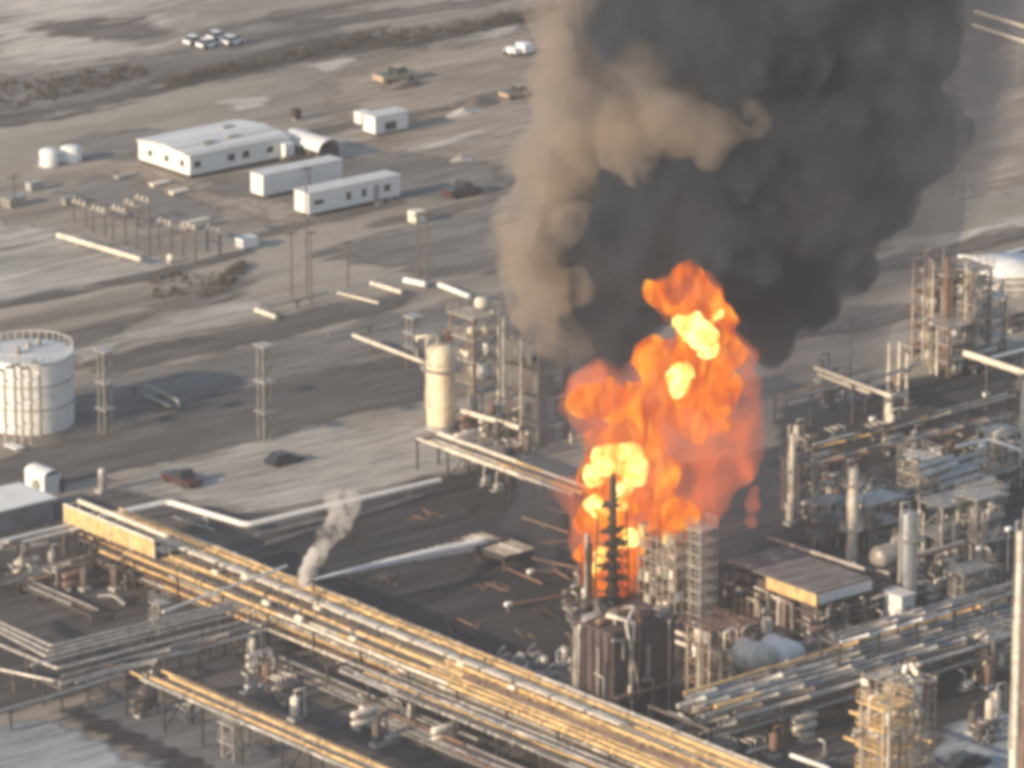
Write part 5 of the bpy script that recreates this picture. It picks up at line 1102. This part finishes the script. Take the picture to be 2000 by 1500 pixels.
for nm, mm, bl, kw in (('dark_core', boil(volmat('black_smoke', (0.17, 0.205, 0.27), .6, .2), .2, .1, 1.7, None, (1, 1, .7), .35, .62, 5), core, dict(voxel=.6, d1=(6.0, 6.0), d2=(1.8, 2.8))),
                       ('thin_veil', boil(boil(volmat('thin_grey_smoke', (0.27, 0.285, 0.325), .085, .2), .09, .3, 1.6, None, (1, 1, .7), .35, .65), .1, .1, 1.9), veil, dict(voxel=1.0, d1=(8.0, 7.0), d2=(2.4, 2.0))),
                       ('tan_flank', boil(volmat('tan_smoke', (0.66, 0.565, 0.465), .095, .1), .3, .0, 2.2, None, (1, 1, .7), .38, .64, 5), tan, dict(voxel=.5, d1=(4.0, 4.5), d2=(1.3, 2.2)))):  # tan smoke; the sunlit warmth of the left edge is also in its colour
    o = puff(nm, mm, bl, **kw); o.parent = sm; o.matrix_parent_inverse = Matrix.Translation(sm.location).inverted()
haz = [ball(*b) for b in ((1040, 450, 88, OFF - 2), (1045, 560, 78, OFF - 3), (1090, 320, 100, OFF - 1), (1110, 170, 95, OFF), (1120, 30, 100, OFF), (1210, 240, 85, OFF - 5), (1300, 240, 75, OFF - 8), (1390, 260, 62, OFF - 10), (1470, 240, 40, OFF - 10), (1250, 120, 70, OFF - 5), (1100, 660, 60, OFF - 3))]
o = puff('brown_haze', boil(volmat('brown_smoke', (0.66, 0.56, 0.46), .10, .1), .22, .0, 2.1, None, (1, 1, .8), .36, .64, 5), haz, voxel=.7, d1=(4.0, 4.0), d2=(1.6, 2.2)); o.parent = sm; o.matrix_parent_inverse = Matrix.Translation(sm.location).inverted()
# flames
yel = [ball(b[0], b[1], b[2] * 1.12, b[3] - 2.2) for b in ((1325, 625, 15, 0), (1350, 638, 24, 0), (1372, 655, 26, 0), (1380, 680, 20, 0), (1400, 618, 12, 0), (1328, 735, 26, 0), (1324, 755, 20, 0), (1190, 898, 30, 2), (1225, 900, 32, 2), (1240, 920, 26, 2), (1215, 955, 20, 2), (1165, 925, 24, 3), (1160, 985, 19, 3), (1175, 1000, 15, 3), (1212, 985, 14, 3),
     (1232, 1048, 19, 2), (1218, 1065, 12, 2), (1172, 1082, 13, 3), (1160, 1110, 12, 3))]
ora = [ball(*b) for b in ((1340, 525, 16, 0), (1345, 552, 36, 0), (1300, 580, 34, 0), (1340, 590, 44, 0), (1385, 590, 34, 0), (1375, 640, 54, 0), (1370, 700, 60, 0), (1320, 740, 58, 1), (1390, 770, 50, 1), (1270, 700, 38, 1), (1200, 780, 44, 2), (1150, 782, 40, 2), (1250, 790, 50, 2), (1240, 860, 56, 2), (1190, 880, 52, 2), (1170, 930, 48, 3), (1230, 950, 60, 3), (1180, 1000, 52, 3),
     (1290, 990, 40, 3), (1320, 1022, 30, 2), (1220, 1050, 46, 3), (1160, 1090, 32, 3), (1190, 1130, 46, 3), (1170, 1175, 26, 3), (1225, 1110, 32, 3), (1280, 575, 24, 0), (1410, 620, 30, 0), (1425, 690, 34, 1), (1420, 760, 36, 1), (1345, 505, 8, 0), (1360, 840, 34, 2), (1330, 800, 36, 2), (1400, 820, 30, 2), (1300, 930, 30, 2), (1320, 1012, 30, -4), (1290, 1030, 26, -4), (1345, 1000, 20, -4), (1150, 1020, 30, 2), (1145, 1080, 24, 2))]
sal = [ball(*b) for b in ((1345, 580, 66, 1), (1390, 700, 76, 2), (1300, 740, 80, 2), (1180, 790, 84, 3), (1380, 830, 92, 3), (1240, 890, 105, 3), (1430, 890, 74, 4), (1330, 960, 100, 4), (1190, 1050, 80, 4), (1190, 1150, 56, 4), (1440, 780, 60, 4), (1120, 800, 26, 3), (1440, 700, 44, 2), (1440, 850, 60, 3), (1120, 960, 40, 5))]
fl = T('flames', 'tall orange flames with yellow cores shooting from the burning column', 'fire', onplane(1215, 1185, 2))
for nm, mm, bl, kw in (('flame_core', boil(volmat('yellow_flame', (0, 0, 0), 1.3, 0, (1.0, .70, .18), 2.1), .8, .0, 1.7, [(.32, (.9, .25, .02)), (.44, (1.0, .48, .05)), (.54, (1.1, .78, .18)), (.64, (1.2, 1.05, .42))], (1, 1, .6), .38, .58, 4), yel, dict(voxel=.22, d1=(1.6, 1.6), d2=(.6, 1.0))),
                       ('orange_flame', boil(volmat('orange_flame', (0, 0, 0), .95, 0, (.92, .22, .025), .95), .55, .02, 1.7, [(.37, (.10, .022, .012)), (.46, (.62, .085, .012)), (.55, (.98, .20, .012)), (.66, (1.2, .50, .05))], (1, 1, .4), .38, .60, 6), ora, dict(voxel=.35, d1=(2.6, 2.8), d2=(.9, 1.3))),
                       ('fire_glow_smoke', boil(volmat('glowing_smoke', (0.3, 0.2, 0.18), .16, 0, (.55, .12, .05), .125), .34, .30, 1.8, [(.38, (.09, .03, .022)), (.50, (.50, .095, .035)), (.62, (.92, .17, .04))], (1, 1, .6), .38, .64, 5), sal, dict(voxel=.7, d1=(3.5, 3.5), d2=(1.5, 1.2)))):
    o = puff(nm, mm, bl, **kw); o.parent = fl; o.matrix_parent_inverse = Matrix.Translation(fl.location).inverted()
ed = T('small_flame', 'small salmon flame licking up right of the main fire', 'fire', onplane(1472, 1010, 3))
o = puff('flame', volmat('salmon_flame', (0, 0, 0), .35, 0, (.78, .21, .12), .24), [ball(1474, 958, 13, 2), ball(1470, 985, 18, 2), ball(1468, 1018, 16, 2)], voxel=.25, d1=(1.6, 1.0), d2=(.7, .5))
o.parent = ed; o.matrix_parent_inverse = Matrix.Translation(ed.location).inverted()
# steam plume and water jet at the rack edge
SB = G(600, 1196, 2.0)
def stplane(px, py, off=0.0):
    d = ray(px, py); t = ((SB + FH * off) - CAM).dot(FH) / d.dot(FH); return CAM + d * t
st = T('steam_plume', 'pale steam plume rising from the golden rack beside the water jet', 'steam', SB)
for nm, mm, bl, kw in (('dense_steam', boil(volmat('dense_steam', (.98, .96, .93), 2.2, 0), 1.2, .3, 1.6, None, (1, 1, .7), .35, .65, 4), ((597, 1185, 11), (597, 1165, 12), (598, 1140, 14), (593, 1115, 14), (602, 1098, 15), (612, 1082, 12)), dict(voxel=.2, d1=(1.4, .9), d2=(.6, .35))),
                       ('thin_steam', boil(volmat('thin_steam', (.95, .90, .85), .32, 0), .8, .0, 2.2, None, (1, 1, .7), .4, .66, 4), ((600, 1150, 18), (605, 1110, 22), (622, 1080, 22), (640, 1050, 24), (660, 1020, 28), (678, 990, 32), (655, 985, 24), (692, 975, 22), (668, 1040, 16)), dict(voxel=.28, d1=(1.8, 1.8), d2=(.8, .7)))):
    o = puff(nm, mm, [ball(*b, 2.6, stplane) for b in bl], **kw); o.parent = st; o.matrix_parent_inverse = Matrix.Translation(st.location).inverted()
wj = T('water_jet', 'white jet of water sprayed across the sooty yard at the slatted coolers', 'water jet', SB)
A0 = stplane(612, 1132); B0 = G(935, 1062, 1.8)
def jet(nm, r0, r1, k1, dens, m=None):
    pts = []
    for i in range(13):
        s = i / 12 * k1; c = A0.lerp(B0, s); c.z += .12 * 4 * s * (1 - s); pts.append(c)
    mb = MB(); mb.tube(pts, r0, 12, True, True, r1)
    o = mb.obj(nm, m or volmat(nm, (.97, .97, .96), dens, 0), wj)
    import bmesh
    bm = bmesh.new(); bm.from_mesh(o.data); bmesh.ops.remove_doubles(bm, verts=bm.verts, dist=1e-4); bmesh.ops.recalc_face_normals(bm, faces=bm.faces); bm.to_mesh(o.data); bm.free(); return o
jet('spray', .10, .60, 1.04, .07)
q = random.Random(31); mb = MB()
for k in range(20000):
    s_ = q.random() ** .8 * 1.06; c = A0.lerp(B0, s_); c.z += .12 * 4 * s_ * (1 - s_); rr = .08 + .6 * s_
    c += Vector((q.uniform(-.2, .2), max(-1, min(1, q.gauss(0, .42))) * rr, max(-1, min(1, q.gauss(-.05 * s_, .42))) * rr)); z_ = q.uniform(.025, .055)
    mb.add([c + Vector((z_, 0, 0)), c + Vector((-z_, 0, 0)), c + Vector((0, z_, 0)), c + Vector((0, -z_, 0)), c + Vector((0, 0, z_)), c + Vector((0, 0, -z_))],
           [(0, 2, 4), (2, 1, 4), (1, 3, 4), (3, 0, 4), (2, 0, 5), (1, 2, 5), (3, 1, 5), (0, 3, 5)])
o = mb.obj('droplets', 'water', wj); o['kind'] = 'stuff'
t = T('water_monitor', 'fire water monitor nozzle at the foot of the steam plume', 'water monitor', SB)
MB().tube([Vector((A0.x, A0.y, 0)), Vector((A0.x, A0.y, A0.z - .3))], .14, 8).obj('riser', 'rust', t)
dj = (B0 - A0).normalized(); MB().tube([A0 - dj * .9 + Vector((0, 0, -.3)), A0 + dj * .1], .16, 10, r2=.08).obj('nozzle', 'rust', t)

# thin haze over the whole plant
hz = MB(); hz.box((1200, 1400, (CAM.z + 60) / 2 - .5), (7000, 7000, CAM.z + 61)); M['haze'] = volmat('haze_air', (.78, .79, .82), .00014, 0)
o = hz.obj('haze', 'haze'); o['kind'] = 'stuff'; o['label'] = 'thin dusty haze over the plant'
